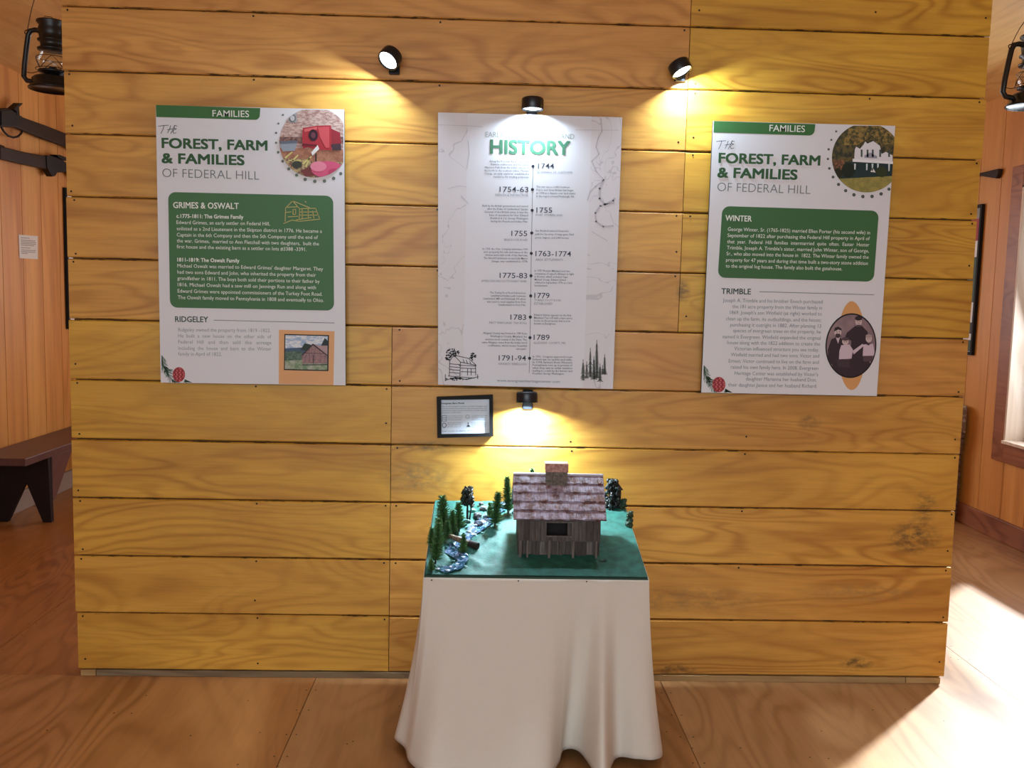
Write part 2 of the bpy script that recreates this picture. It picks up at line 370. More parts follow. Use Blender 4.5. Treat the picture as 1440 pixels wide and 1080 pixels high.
def circ(x, y, rx, ry=None, n=20, a0=0, a1=360):
    ry = ry or rx; return [(x+rx*math.cos(math.radians(a0+(a1-a0)*i/n)), y+ry*math.sin(math.radians(a0+(a1-a0)*i/n))) for i in range(n)]
class Sheet:
    """a flat printed panel; marks are measured on the photo and carried onto its front plane"""
    def __init__(s, th, y, crop, flat=None):
        s.th = th; s.y = y; s.crop = crop; s.parts = {}; s.flat = flat or (lambda x, yy, d: (lambda h: Vector((h.x, s.y-d, h.z)))(hit(x, yy, 1, s.y)))
    def use(s, ox, oy, k): s.crop = (ox, oy, k); return s
    def P(s, q, d=0.): return s.flat(s.crop[0]+q[0]/s.crop[2], s.crop[1]+q[1]/s.crop[2], d)
    def mb(s, part, m):
        mbx, mats = s.parts.setdefault(part, (MB(), []))
        if m not in mats: mats.append(m)
        return mbx, mats.index(m)
    def poly(s, part, pts, m, layer=1, clip=None):
        if clip: pts = clip_poly(pts, clip)
        if len(pts) < 3: return
        mbx, i = s.mb(part, m); mbx.add([s.P(q, layer*.00035) for q in pts], [tuple(range(len(pts)))], i)
    def stroke(s, part, pts, w, m, layer=2):
        mbx, i = s.mb(part, m)
        for (x0, y0), (x1, y1) in zip(pts, pts[1:]):
            dx, dy = x1-x0, y1-y0; L = math.hypot(dx, dy) or 1; nx, ny = -dy/L*w/2, dx/L*w/2; ex, ey = dx/L*w*.3, dy/L*w*.3
            mbx.add([s.P(q, layer*.00035) for q in ((x0-ex+nx, y0-ey+ny), (x0-ex-nx, y0-ey-ny), (x1+ex-nx, y1+ey-ny), (x1+ex+nx, y1+ey+ny))], [(0,1,2,3)], i)
    def rrect(s, part, tl, tr_, br, bl, r, m, layer=1, corners=(1,1,1,1)):
        cs = [tl, tr_, br, bl]; pts = []
        for i in range(4):
            c_, pv, nx = Vector(cs[i]), Vector(cs[i-1]), Vector(cs[(i+1) % 4])
            if not corners[i]: pts.append(tuple(c_)); continue
            u, v = (pv-c_).normalized(), (nx-c_).normalized(); o = c_+u*r+v*r
            for k in range(7):
                a = math.pi/2*k/6; pts.append(tuple(o-v*r*math.cos(a)-u*r*math.sin(a)))
        s.poly(part, pts, m, layer); return pts
    def text(s, part, string, p0, p1, cap, m, off=0., layer=2, res=2):
        bold, off = (off*1.25, 0.) if off > .01 else (0, off)
        v, f = glyphs(string, off, res)
        if not len(v): return
        A, B = s.P(p0, layer*.00035), s.P(p1, layer*.00035); w = (B-A).length; ex = (B-A).normalized()
        nrm = (s.P((p0[0], p0[1]-10))-s.P(p0)); L = nrm.length/10; ez = (nrm-ex*nrm.dot(ex)).normalized()
        x0, x1 = v[:, 0].min(), v[:, 0].max(); sx = w/(x1-x0); sy = cap*L/CAPH
        mbx, i = s.mb(part, m)
        for kk, (ox, oy) in enumerate([(0, 0)] if not bold else [(bold*a_, bold*b_) for a_ in (-1, 0, 1) for b_ in (-.75, .75)]):
            mbx.add([A+ex*((a-x0)*sx+ox*sx)+ez*(b_*sy+oy*sx)+Vector((0, -.00005*kk, 0)) for a, b_ in v], f, i)
    def finish(s):
        for k, (mbx, mats) in s.parts.items(): obj(k.split('#')[0], mbx, mats, s.th)

def board(th, corners, y, thick, mats, name='panel_board'):
    P = [hit(a, b_, 1, y) for a, b_ in corners]; Q = [p+Vector((0, thick, 0)) for p in P]
    mbx = MB(); mbx.add([*P, *Q], [(0,3,2,1)], 0); mbx.add([*P, *Q], [(4,5,6,7), (0,1,5,4), (1,2,6,5), (2,3,7,6), (3,0,4,7)], 1)
    obj(name, mbx, mats, th)
    c0 = sum(P, Vector())/4
    for dx in (-.18, .18):
        for dz in (-.3, .3): h = MB(); h.box((c0.x+dx-.03, y+thick, c0.z+dz-.03), (c0.x+dx+.03, .0, c0.z+dz+.03)); obj('mounting_pad', h, [M_EDGE], th)
GREEN = ink(62, 112, 62); GREEN_D = ink(52, 92, 56); GREY = ink(112, 118, 116); GREYL = ink(140, 146, 150); DKG = ink(60, 74, 66); PAPER = ink(236, 240, 232); TAN = ink(226, 172, 120); TANC = ink(216, 160, 102); BLK = ink(30, 28, 30)
FY, FT = -.034, .012

def family_header(sh, q):  # q: offsets for small shifts between the two panels
    fam, the, l1, l2, l3 = q
    sh.text('category_lettering', 'FAMILIES', *fam, 43, PAPER, .004, 3, 4)
    ox, oy, kx = the
    for st in ([(0, 6), (38, 2), (75, 0)], [(42, 3), (34, 28), (18, 56)], [(92, 2), (84, 26), (68, 52)], [(122, 0), (112, 24), (92, 56)], [(66, 30), (94, 26), (116, 22)], [(140, 6), (126, 2), (116, 10), (122, 22), (136, 24), (120, 28), (108, 42), (114, 54), (134, 50)]):
        sh.stroke('script_lettering', [(ox+a*kx, oy+b_) for a, b_ in st], 3.6, ink(58, 62, 60), 3)
    sh.text('heading_lettering', 'FOREST, FARM', *l1, 64, GREEN_D, .023, 3, 4)
    sh.text('heading_lettering', '& FAMILIES', *l2, 64, GREEN_D, .023, 3, 4)
    sh.text('subtitle_lettering', 'OF FEDERAL HILL', *l3, 58, ink(104, 112, 106), -.014, 3, 4)
def pine_sprig(sh, sprig, cone):
    g1, g2 = ink(62, 100, 70), ink(92, 126, 96); r_ = random.Random(3)
    for st in sprig:
        sh.stroke('pine_sprig_print', st, 3, ink(70, 84, 60), 1)
        for i in range(len(st)-1):
            for k in range(9):
                t_ = k/9; x = st[i][0]+(st[i+1][0]-st[i][0])*t_; y = st[i][1]+(st[i+1][1]-st[i][1])*t_
                for sg in (-1, 1):
                    a = math.atan2(st[i+1][1]-st[i][1], st[i+1][0]-st[i][0])+sg*r_.uniform(.45, .8); L = r_.uniform(28, 46)
                    x2 = max(x+L*math.cos(a), cone[4]); y2 = min(y+L*math.sin(a), cone[5])
                    sh.stroke('pine_sprig_print', [(x, min(y, cone[5]-2)), (x2, y2)], 3.2, g1 if r_.random() < .6 else g2, 1)
    x, y, rx, ry = cone[:4]
    sh.poly('pine_sprig_print', circ(x, y, rx, ry, 24), ink(170, 62, 66), 3)
    for i in range(-3, 4):
        for k in range(-3, 4):
            px_, py_ = x+(i+(k % 2)*.5)*rx*.28, y+k*ry*.27
            if ((px_-x)/rx)**2+((py_-y)/ry)**2 < .75: sh.poly('pine_sprig_print', circ(px_, py_, rx*.13, ry*.1, 8), ink(206, 110, 112) if (i+k) % 2 else ink(126, 40, 48), 4)

# ---- left panel
th = thing('information_panel', (.609, -.028, 1.035), 'white and green text panel with red farm machine in its round photo', 'poster', 'hanging information panels')
board(th, [(219, 148), (484, 154), (486, 542), (226, 538)], FY, FT, [M_WHITE, M_EDGE])
sh = Sheet(th, FY, (200, 130, 4.8))
sh.rrect('header_band', (92, 84), (797, 106), (792, 186), (95, 166), 30, GREEN, 1, (0, 0, 1, 0))
family_header(sh, (((475, 163), (722, 167)), (110, 222, .9), ((135, 373), (843, 391)), ((135, 475), (688, 490)), ((137, 571), (790, 590))))
for x, y, r in ((950, 152, 7), (919, 210, 7), (904, 273, 8), (904, 340, 8), (918, 404, 9), (948, 464, 10), (989, 516, 11), (1042, 558, 11), (1100, 587, 12), (1165, 600, 12), (1230, 598, 12), (1292, 580, 12), (1340, 548, 11)):
    sh.poly('ring_dot#%d%d' % (x, y), circ(x, y, r, n=12), ink(104, 116, 106))
disc = clip_poly(circ(1163, 338, 237, n=56), [(800, 113), (1359, 119), (1356, 700), (800, 700)])
PH = 'round_photo'
sh.poly(PH, disc, mottled('photo_brick', S(206, 180, 170), S(160, 120, 112), 90, (1, 1, 2.2)), 1)
def pp(pts, m, l=2): sh.poly(PH, pts, m, l, disc)
pp([(925, 300), (1360, 300), (1360, 345), (925, 345)], mottled('photo_rubble', S(150, 104, 92), S(84, 56, 56), 140))
pp([(900, 372), (1380, 385), (1380, 480), (900, 480)], mottled('photo_dirt', S(150, 92, 66), S(176, 122, 92), 70))
pp([(950, 445), (1100, 450), (1180, 480), (1360, 470), (1360, 600), (950, 600)], mottled('photo_straw', S(190, 170, 120), S(110, 70, 60), 120), 3)
pp([(960, 150), (1010, 118), (1040, 122), (1045, 200), (1000, 210)], ink(168, 168, 170), 3)
pp(circ(1015, 175, 24, 28), ink(120, 124, 128), 4); pp(circ(1015, 175, 15, 18), ink(200, 200, 202), 5)
pp([(1085, 240), (1180, 225), (1275, 222), (1280, 390), (1175, 388), (1120, 370), (1085, 380), (1080, 300)], ink(176, 50, 62), 4)
pp([(1275, 245), (1335, 270), (1345, 345), (1280, 350)], ink(150, 44, 56), 4)
pp([(1185, 235), (1262, 232), (1264, 372), (1240, 376), (1200, 300)], ink(206, 84, 92), 5); pp([(1095, 248), (1180, 232), (1182, 250), (1095, 268)], ink(214, 100, 104), 5)
pp(circ(1155, 290, 32, 40), ink(58, 30, 44), 5); pp(circ(1155, 290, 16, 20), ink(110, 60, 76), 6)
pp([(1080, 345), (1180, 352), (1180, 366), (1080, 362)], ink(112, 30, 42), 6)
pp([(930, 335), (1040, 330), (1045, 345), (1030, 395), (950, 398), (935, 370)], ink(150, 160, 172), 4); pp([(930, 330), (1045, 326), (1045, 342), (932, 346)], ink(98, 112, 126), 5)
pp([(1275, 350), (1340, 345), (1345, 390), (1285, 392)], ink(70, 52, 60), 5)
pp([(1142, 405), (1185, 355), (1196, 382), (1150, 428)], ink(236, 236, 236), 6); pp([(1168, 415), (1178, 415), (1178, 470), (1168, 470)], ink(60, 44, 40), 5)
for a in ((960, 440, 1010, 400), (1010, 460, 1050, 420), (1080, 480, 1140, 430), (1100, 500, 1125, 440), (985, 455, 1090, 460)): pp([(a[0], a[1]), (a[2], a[3]), (a[2]+7, a[3]+4), (a[0]+9, a[1]+8)], ink(214, 206, 130), 5)
pp(circ(1045, 488, 34, 26), ink(62, 66, 56), 5)
pp(circ(1250, 520, 110, 56), ink(214, 92, 130), 5); pp(circ(1190, 500, 55, 34), ink(232, 140, 164), 6); pp(circ(1300, 540, 46, 26), ink(196, 70, 110), 6)
pp([(1070, 530), (1130, 500), (1180, 560), (1100, 570)], ink(120, 60, 60), 4)
sh.rrect('text_box', (175, 672), (1289, 698), (1295, 1473), (188, 1452), 50, ink(72, 116, 76), 1)
T = lambda s_, a, b_, cap, m=PAPER, off=.0, part='body_lettering': sh.text(part, s_, a, b_, cap, m, off)
T('GRIMES & OSWALT', (210, 780), (652, 787), 40, off=.014, part='box_heading')
T('c.1775-1811: The Grimes Family', (232, 846), (683, 853), 25, off=.02)
T('Edward Grimes, an early settler on Federal Hill,', (232, 888), (862, 898), 24)
T('enlisted as a 2nd Lieutenant in the Skipton district in 1776. He became a', (234, 930), (1213, 948), 24)
T('Captain in the 6th Company and then the 5th Company until the end of', (234, 972), (1186, 990), 24)
T('the war. Grimes,  married to Ann Fletchall with two daughters,  built the', (234, 1012), (1193, 1033), 24)
T('first house and the existing barn as a settler on lots #3388 -3391.', (234, 1052), (1110, 1071), 24)
bl = ink(190, 178, 110)
for st in ([(965, 870), (968, 780), (1015, 732), (1062, 785), (1060, 850)], [(1015, 732), (1130, 778)], [(1062, 785), (1170, 782), (1200, 858)], [(955, 885), (1010, 862), (1060, 870), (1200, 855)], [(1018, 790), (1036, 788), (1036, 822), (1018, 824), (1018, 790)], [(1060, 808), (1180, 806)], [(1062, 828), (1190, 828)], [(985, 840), (1050, 836)], [(1080, 785), (1080, 850)], [(1120, 785), (1122, 852)], [(1150, 800), (1160, 850)], [(1100, 735), (1106, 742)], [(975, 775), (1050, 772)], [(970, 810), (1005, 806)], [(1040, 860), (1140, 845)]):
    sh.stroke('barn_sketch', st, 5, bl, 2)
sh.use(210, 340, 4.8)
T('1811-1819: The Oswalt Family', (190, 133), (608, 140), 25, off=.02)
T("Michael Oswalt was married to Edward Grimes' daughter Margaret. They", (190, 173), (1173, 195), 24)
T('had two sons Edward and John, who inherited the property from their', (190, 215), (1125, 236), 24)
T('grandfather in 1811. The boys both sold their portions to their father by', (190, 257), (1150, 279), 24)
T('1816. Michael Oswalt had a saw mill on Jennings Run and along with', (192, 300), (1125, 320), 24)
T('Edward Grimes were appointed commissioners of the Turkey Foot Road.', (192, 343), (1168, 365), 24)
T('The Oswalt family moved to Pennsylvania in 1808 and eventually to Ohio.', (193, 386), (1178, 407), 24)
T('RIDGELEY', (175, 540), (397, 543), 37, DKG, .014, 'section_heading')
sh.stroke('divider_line', [(437, 529), (1248, 548)], 4, GREY, 2)
for s_, y, x1 in (('Ridgeley owned the property from 1819 -1822.', 605, 820), ('He  built  a  new  house  on  the  other  side  of', 646, 824), ('Federal   Hill   and   then   sold   this   acreage', 687, 824), ('including  the  house  and  barn  to  the  Winter', 729, 824), ('family in April of 1822.', 768, 490)):
    T(s_, (196, y), (x1, y+(x1-196)*.009), 24, GREYL, -.004)
sh.poly('photo_mat', [(875, 594), (1250, 604), (1243, 968), (874, 960)], TAN, 1)
F = 'barn_photo'; fr = [(912, 622), (1213, 630), (1209, 873), (909, 866)]
sh.poly(F, fr, BLK, 2); inn = [(919, 630), (1205, 637), (1201, 865), (916, 858)]
sh.poly(F, inn, mottled('photo_sky', S(150, 178, 210), S(226, 228, 232), 55, (1, 1, 2.5)), 3)
q = lambda pts, m, l=4: sh.poly(F, pts, m, l, inn)
q([(900, 720), (1060, 712), (1220, 700), (1220, 900), (900, 900)], ink(74, 96, 120)); q([(900, 742), (1030, 738), (1040, 820), (900, 825)], mottled('photo_trees', S(52, 76, 62), S(92, 120, 92), 120), 5)
q([(1020, 730), (1050, 684), (1090, 694), (1100, 740)], ink(50, 64, 56), 5); q([(1160, 700), (1185, 648), (1215, 680), (1215, 720)], ink(48, 58, 60), 5)
q([(900, 802), (1220, 792), (1220, 880), (900, 880)], mottled('photo_grass', S(112, 140, 98), S(170, 176, 158), 70), 6)
q([(1030, 762), (1105, 690), (1200, 760), (1202, 822), (1034, 822)], mottled('photo_barn', S(164, 126, 124), S(124, 92, 96), 150, (3, 1, .5)), 7); q([(1105, 690), (1150, 700), (1215, 702), (1215, 762), (1198, 762)], ink(178, 150, 152), 7)
q([(1026, 766), (1105, 686), (1204, 764), (1196, 766), (1105, 698), (1036, 768)], ink(66, 50, 54), 8); q([(1050, 748), (1180, 752), (1180, 756), (1050, 752)], ink(90, 66, 70), 8); q([(1106, 765), (1112, 765), (1112, 822), (1106, 822)], ink(84, 62, 66), 8)
q([(1030, 828), (1205, 826), (1205, 832), (1030, 834)], ink(60, 62, 60), 8)
pine_sprig(sh, [[(84, 768), (96, 840), (150, 930), (176, 955)], [(96, 840), (130, 880)], [(240, 930), (255, 958)]], (200, 896, 42, 50, 84, 948))
sh.finish()

# ---- right panel
th = thing('information_panel', (2.452, -.028, 1.035), 'white and green text panel with oval family portrait and white house photo', 'poster', 'hanging information panels')
board(th, [(1003, 170), (1259, 177), (1233, 557), (986, 552)], FY, FT, [M_WHITE, M_EDGE])
sh = Sheet(th, FY, (980, 150, 4.8))
sh.rrect('header_band', (115, 97), (800, 118), (790, 196), (112, 174), 34, GREEN, 1, (0, 0, 1, 0))
family_header(sh, (((488, 166), (728, 172)), (130, 230, .88), ((148, 378), (828, 396)), ((140, 476), (674, 492)), ((137, 570), (765, 590))))
for x, y, r in ((940, 167, 7), (907, 224, 7), (889, 288, 8), (884, 353, 8), (894, 417, 9), (919, 475, 10), (956, 525, 11), (1004, 567, 11), (1060, 595, 12), (1120, 607, 12), (1182, 606, 12), (1243, 589, 12), (1296, 557, 11)):
    sh.poly('ring_dot#%d%d' % (x, y), circ(x, y, r, n=12), ink(84, 92, 86))
disc = clip_poly(circ(1145, 345, 234, n=56), [(800, 126), (1338, 131), (1302, 700), (800, 700)])
sh.poly(PH, disc, mottled('photo_autumn', S(96, 84, 40), S(34, 42, 26), 70), 1)
pp([(1010, 120), (1340, 120), (1340, 250), (1220, 260), (1180, 200), (1080, 260), (990, 260)], mottled('photo_gold', S(150, 124, 60), S(50, 56, 28), 95), 2)
pp([(910, 360), (990, 360), (1000, 440), (920, 440)], mottled('photo_rust', S(150, 92, 56), S(60, 48, 32), 110), 2)
pp([(900, 490), (1320, 468), (1320, 620), (900, 620)], mottled('photo_lawn', S(160, 146, 70), S(134, 128, 62), 60), 4)
pp([(1065, 290), (1075, 270), (1100, 285), (1125, 255), (1135, 235), (1150, 250), (1190, 232), (1235, 265), (1245, 320), (1275, 305), (1320, 330), (1320, 385), (1060, 372)], ink(226, 226, 232), 3)
pp([(1050, 352), (1325, 372), (1325, 388), (1050, 372)], ink(238, 240, 244), 5)
for x in (1105, 1145, 1180, 1230, 1290): pp([(x, 290), (x+12, 290), (x+12, 340), (x, 340)], ink(70, 84, 84), 4)
pp([(1130, 330), (1170, 310), (1215, 335), (1215, 350), (1130, 345)], ink(150, 152, 166), 4)
pp([(1000, 372), (1325, 386), (1325, 478), (975, 492), (990, 430)], ink(34, 56, 58), 3)
for x, h in ((1060, 40), (1140, 44), (1178, 50), (1215, 34), (1290, 50)): pp([(x, 385), (x+12, 385), (x+9, 385+h), (x+1, 385+h)], ink(206, 220, 222), 5)
pp([(1170, 440), (1185, 410), (1205, 445)], ink(230, 230, 226), 5); pp(circ(1245, 440, 40, 36), ink(52, 62, 36), 6); pp(circ(1020, 430, 45, 50), ink(30, 40, 30), 4); pp(circ(950, 450, 30, 34), ink(40, 44, 26), 4)
sh.rrect('text_box', (172, 671), (1229, 703), (1193, 1182), (140, 1154), 50, ink(64, 108, 66), 1)
T('WINTER', (192, 770), (369, 776), 38, off=.014, part='box_heading')
for s_, a, b_ in (('George Winter, Sr. (1765-1825) married Ellen Porter (his second wife) in', (208, 838), (1168, 862)), ('September of 1822 after purchasing the Federal Hill property in April of', (206, 880), (1166, 902)), ('that  year.  Federal  Hill  families  intermarried  quite  often.  Easter  Hester', (204, 922), (1163, 944)), ("Trimble, Joseph A. Trimble's sister, married John Winter, son of George,", (202, 963), (1161, 985)), ('Sr., who also moved into the house in  1822. The Winter family owned the', (199, 1003), (1158, 1027)), ('property for 47 years and during that time built a two-story stone addition', (196, 1045), (1153, 1069)), ('to the original log house. The family also built the gatehouse.', (194, 1086), (980, 1106))):
    T(s_, a, b_, 24)
sh.use(970, 350, 4.8)
T('TRIMBLE', (213, 303), (411, 307), 37, DKG, .014, 'section_heading')
sh.stroke('divider_line', [(470, 289), (1243, 310)], 4, GREY, 2)
for s_, x0, x1, y in (('Joseph A. Trimble and his brother Enoch purchased', 222, 896, 358), ('the 181 acre property from the Winter family in', 287, 892, 400), ("1869. Joseph's son Winfield (at right) worked to", 270, 890, 440), ('clean up the farm, its outbuildings, and the house;', 244, 886, 482), ('purchasing it outright in 1882. After planting 13', 273, 886, 523), ('species of evergreen trees on the property, he', 292, 884, 562), ('named it Evergreen. Winfield expanded the original', 222, 882, 603), ('house along with the 1822 addition to create the', 252, 878, 643), ('Victorian influenced structure you see today.', 300, 872, 684), ('Winfield married and had two sons; Victor and', 277, 873, 725), ('Ernest. Victor continued to live on the farm and', 262, 870, 767), ('raised his own family here. In 2008, Evergreen', 276, 866, 808), ("Heritage Center was established by Victor's", 303, 865, 850), ('daughter Marianna her husband Don,', 378, 855, 888), ('their daughter,Janice and her husband Richard.', 258, 858, 928)):
    T(s_, (x0, y), (x1, y+(x1-x0)*.016), 24, ink(124, 132, 138), -.002)
sh.poly('portrait_mat', circ(1093, 653, 96, 300, 40), TANC, 1)
F = 'oval_portrait'; R_ = Matrix.Rotation(math.radians(4), 2)
def tilt(pts): return [tuple(R_ @ Vector((x-1087, y-655))+Vector((1087, 655))) for x, y in pts]
sh.poly(F, tilt(circ(1087, 653, 172, 219, 48)), BLK, 2)
inn = tilt(circ(1087, 653, 163, 209, 48))
sh.poly(F, inn, mottled('sepia_back', S(150, 124, 128), S(128, 104, 110), 14), 3)
SK, DK, LT, MD = ink(206, 184, 184), ink(58, 44, 52), ink(208, 188, 200), ink(86, 68, 76)
q = lambda pts, m, l=4: sh.poly(F, pts, m, l, inn)
q([(1115, 520), (1160, 518), (1200, 560), (1200, 640), (1180, 700), (1230, 800), (1200, 880), (1060, 880), (1080, 720), (1090, 620), (1045, 600), (1060, 565)], DK)
q(circ(1138, 492, 22, 28), SK, 5); q(circ(1138, 468, 25, 16), ink(52, 40, 46), 6); q([(1127, 512), (1150, 512), (1156, 526), (1122, 526)], MD, 6)
for x in (1130, 1146): q(circ(x, 490, 3, 3, 8), DK, 7)
q([(1131, 502), (1145, 502), (1145, 505), (1131, 505)], MD, 7)
q([(955, 610), (1000, 590), (1040, 620), (1030, 740), (1070, 760), (1080, 880), (980, 880), (960, 780), (935, 770), (930, 680)], DK, 5)
q(circ(998, 562, 24, 32), SK, 6); q([(972, 558), (978, 532), (1000, 524), (1022, 538), (1024, 552), (1000, 544)], DK, 7); q([(985, 572), (1012, 572), (1016, 590), (998, 604), (980, 588)], ink(70, 52, 56), 7); q([(985, 600), (1012, 596), (1000, 640)], LT, 6)
for x in (990, 1008): q(circ(x, 560, 3, 3, 8), DK, 8)
q([(1020, 650), (1075, 645), (1100, 680), (1090, 740), (1005, 745), (1008, 690)], LT, 7); q(circ(1048, 625, 22, 24), SK, 8); q(circ(1048, 608, 24, 12), MD, 9)
for x in (1041, 1056): q(circ(x, 626, 3, 3, 8), DK, 9)
q([(1095, 690), (1165, 640), (1172, 655), (1105, 712)], LT, 7)
q([(1170, 645), (1235, 640), (1250, 720), (1165, 722)], LT, 7); q(circ(1206, 606, 21, 25), SK, 8); q(circ(1206, 588, 22, 12), ink(170, 150, 148), 9); q([(1180, 640), (1220, 636), (1205, 652)], DK, 9)
for x in (1199, 1213): q(circ(x, 607, 3, 3, 8), DK, 9)
q([(1165, 722), (1235, 722), (1225, 760), (1170, 760)], MD, 6); q([(990, 745), (1075, 745), (1080, 800), (1000, 800)], ink(70, 54, 62), 6)
pine_sprig(sh, [[(96, 788), (110, 860), (160, 940), (180, 962)], [(110, 860), (140, 900)], [(240, 945), (252, 968)]], (196, 916, 44, 52, 94, 968))
sh.finish()

# ---- middle timeline panel
th = thing('timeline_panel', (1.53, -.028, 1.04), 'pale timeline panel headed HISTORY with dates down a middle line', 'poster', 'hanging information panels')
m_map = G('map_paper'); co = m_map.coord(); nz = m_map.noise(m_map.vmath('MULTIPLY', co, (1, 1, 1)), 5, 3, .6, 1.)
ln = m_map.math('LESS_THAN', m_map.math('ABSOLUTE', m_map.math('SUBTRACT', nz, .5)), .006)
sepm = m_map.n('ShaderNodeSeparateXYZ'); m_map.link(co, sepm.inputs[0])
side = m_map.math('GREATER_THAN', m_map.math('ABSOLUTE', sepm.outputs[0]), .205)
M_MAP = m_map.out(m_map.mix(m_map.math('MULTIPLY', m_map.math('MULTIPLY', ln, side), .35), m_map.mix(side, S(222, 223, 230), S(219, 217, 222)), S(150, 148, 156)), .5)
board(th, [(616, 158), (875, 165), (862, 547), (616, 541)], FY, FT, [M_MAP, M_EDGE])
sh = Sheet(th, FY, (600, 140, 4.955))
rv = ink(190, 188, 196)
for st, w in (([(1215, 130), (1222, 220), (1195, 270), (1180, 330), (1200, 380), (1150, 430), (1180, 500), (1235, 560), (1175, 605), (1140, 640), (1120, 700)], 6), ([(1235, 560), (1205, 620), (1205, 690), (1240, 730), (1300, 705), (1310, 690)], 14), ([(1305, 720), (1210, 740), (1175, 790), (1180, 850), (1230, 885), (1300, 880)], 12), ([(240, 670), (290, 725)], 5), ([(80, 176), (310, 184), (390, 190)], 3), ([(1040, 212), (1340, 214)], 3), ([(290, 290), (295, 380), (280, 480)], 4), ([(150, 620), (230, 600), (280, 610)], 3), ([(1150, 920), (1260, 985)], 4)):
    sh.stroke('map_line_print#%d' % st[0][0], st, w, rv, 1)
GH = ink(76, 128, 100)
sh.text('subtitle_lettering', 'EARLY ALLEGANY MARYLAND', (410, 261), (1028, 276), 36, ink(150, 160, 150), -.006, 2, 3)
sh.text('heading_lettering', 'HISTORY', (445, 374), (996, 384), 92, GH, .026, 2, 4)
DT = ink(62, 66, 80)
D = lambda s_, x0, x1, y, cap=36: sh.text('date_lettering#%s%d' % (s_, y), s_, (x0, y), (x1, y+(x1-x0)*.012), cap, DT, .006, 2, 3)
Cc = lambda s_, x0, x1, y: sh.text('caption_lettering#'+s_[:3], s_, (x0, y), (x1, y+(x1-x0)*.01), 15, ink(120, 122, 132), 0, 2, 1)
def para(lines, x0, x1, y, dy, right, justify=False):
    mx_ = max(len(l) for l in lines)
    for i, l in enumerate(lines):
        w = (x1-x0)*min(1, (len(l)/mx_)**.9) if not justify or i == len(lines)-1 else x1-x0
        a, b_ = (x1-w, x1) if right else (x0, x0+w)
        sh.text('paragraph_lettering#%s' % lines[0], l, (a, y+i*dy+(a-x0)*.012), (b_, y+i*dy+(b_-x0)*.012), 13.5, ink(64, 66, 78), .006, 2, 1)
para(['Along the Potomac River, near early', 'Shawnee settlements and the Seneca', 'Warriors Path from the Indian nations of', 'the north to the southern tribes, Thomas', 'Cresap, an early explorer, established a', 'residence for trading purposes.'], 402, 712, 436, 21.5, True)
D('1744', 775, 888, 480); Cc('BEGINNING OF OLDTOWN', 768, 1014, 513)
D('1754-63', 508, 708, 643); Cc('FRENCH & INDIAN WAR', 478, 708, 672)
para(['This war was a conflict between', 'France and Great Britain that began', 'in 1754 as a dispute over land claims', 'in the region around Pittsburgh, PA.'], 764, 1036, 614, 22, False)
para(['Built by the British government and named', 'after the Duke of Cumberland Captain', 'General of the British army, it was the', 'base of operations for Gen. Edward', 'Braddock & Col. George Washington', 'during the French and Indian War.'], 388, 706, 746, 21.5, True)
D('1755', 764, 874, 788); Cc('FORT CUMBERLAND', 760, 948, 812)
D('1755', 590, 700, 950); Cc('BRADDOCK ROAD', 540, 704, 984)
para(["Gen. Braddock widened Nemacolin's", 'path for his army of siege guns, field', 'pieces, wagons, and 2,400 troops.'], 756, 1024, 920, 24, False)
sh.use(600, 340, 4.955)
para(['In 1763, the Ohio Company advertises 1000', 'acre property for sale and leases in the', 'Homes were built north of the Narrows.', 'The Arnold Settlement around Jolly Manor', 'Savage, was established in 1774.'], 390, 704, 55, 21.5, True)
D('1763-1774', 758, 1006, 100); Cc('AREA SETTLEMENTS', 758, 950, 132)
D('1775-83', 508, 700, 252); Cc('AMERICAN REVOLUTIONARY WAR', 380, 696, 280)
para(['In 1775 Western Maryland sent two', 'companies of expert riflemen to fight', 'in Boston, which included Capt.', 'Michael Cresap. Edward Grimes', 'enlisted in September 1776 as a 2nd', 'Lieutenant.'], 752, 1026, 208, 20.5, False)
para(['The Turkey Foot Road followed an', 'established Indian path between', 'Cumberland, MD and Pittsburgh, PA which', 'was used to send supplies from Fort', 'Cumberland to Fort Pitt.'], 392, 690, 360, 21, True)
D('1779', 750, 856, 392); Cc('TURKEY FOOT ROAD', 750, 938, 414); Cc('ESTABLISHED', 750, 876, 438)
D('1783', 583, 693, 543); Cc('FIRST MARYLAND TAX ROLL', 436, 698, 571)
para(['Edward Grimes appears on the first', 'Maryland Tax roll with a barn and a', 'house on the property that is now', 'known as Evergreen.'], 748, 1014, 516, 20, False)
para(['Allegany County was formed in 1789 from', 'Washington County, Maryland, the', 'western-most county in the State. The', 'name Allegany comes from the Indian word', "oolikhanna, which means 'beautiful", "stream'."], 386, 698, 642, 21.5, True)
D('1789', 745, 856, 683); Cc('ALLEGANY COUNTY, MD', 745, 968, 711)
D('1791-94', 502, 692, 827); Cc('WHISKEY REBELLION', 498, 694, 858)
para(['In 1791, Congress approved a new', 'federal tax on spirits and stills.', 'In 1794, farmers from Western', 'Pennsylvania rose up in protest of', 'what they saw as unfair taxation', 'leading to a visit by the farmer and', 'President George Washington.'], 738, 1014, 806, 19.6, False, True)
sh.text('web_address', 'www.evergreenheritagecenter.com', (490, 974), (928, 983), 17, ink(120, 124, 130), .004, 2, 2)
sh.use(600, 140, 4.955)
sh.stroke('timeline', [(741, 465), (737, 627), (735, 772), (732, 930), (729, 1071), (727, 1227), (725, 1368), (722, 1516), (720, 1659), (717, 1803), (714, 1905)], 3.5, GREY, 1)
for x, y in ((741, 465), (737, 627), (735, 772), (732, 930), (729, 1072), (727, 1228), (725, 1368), (722, 1516), (720, 1659), (717, 1803)): sh.poly('timeline', circ(x, y, 11, n=14), ink(44, 46, 58), 2)
sh.use(600, 340, 4.955)
ik = ink(72, 72, 78)
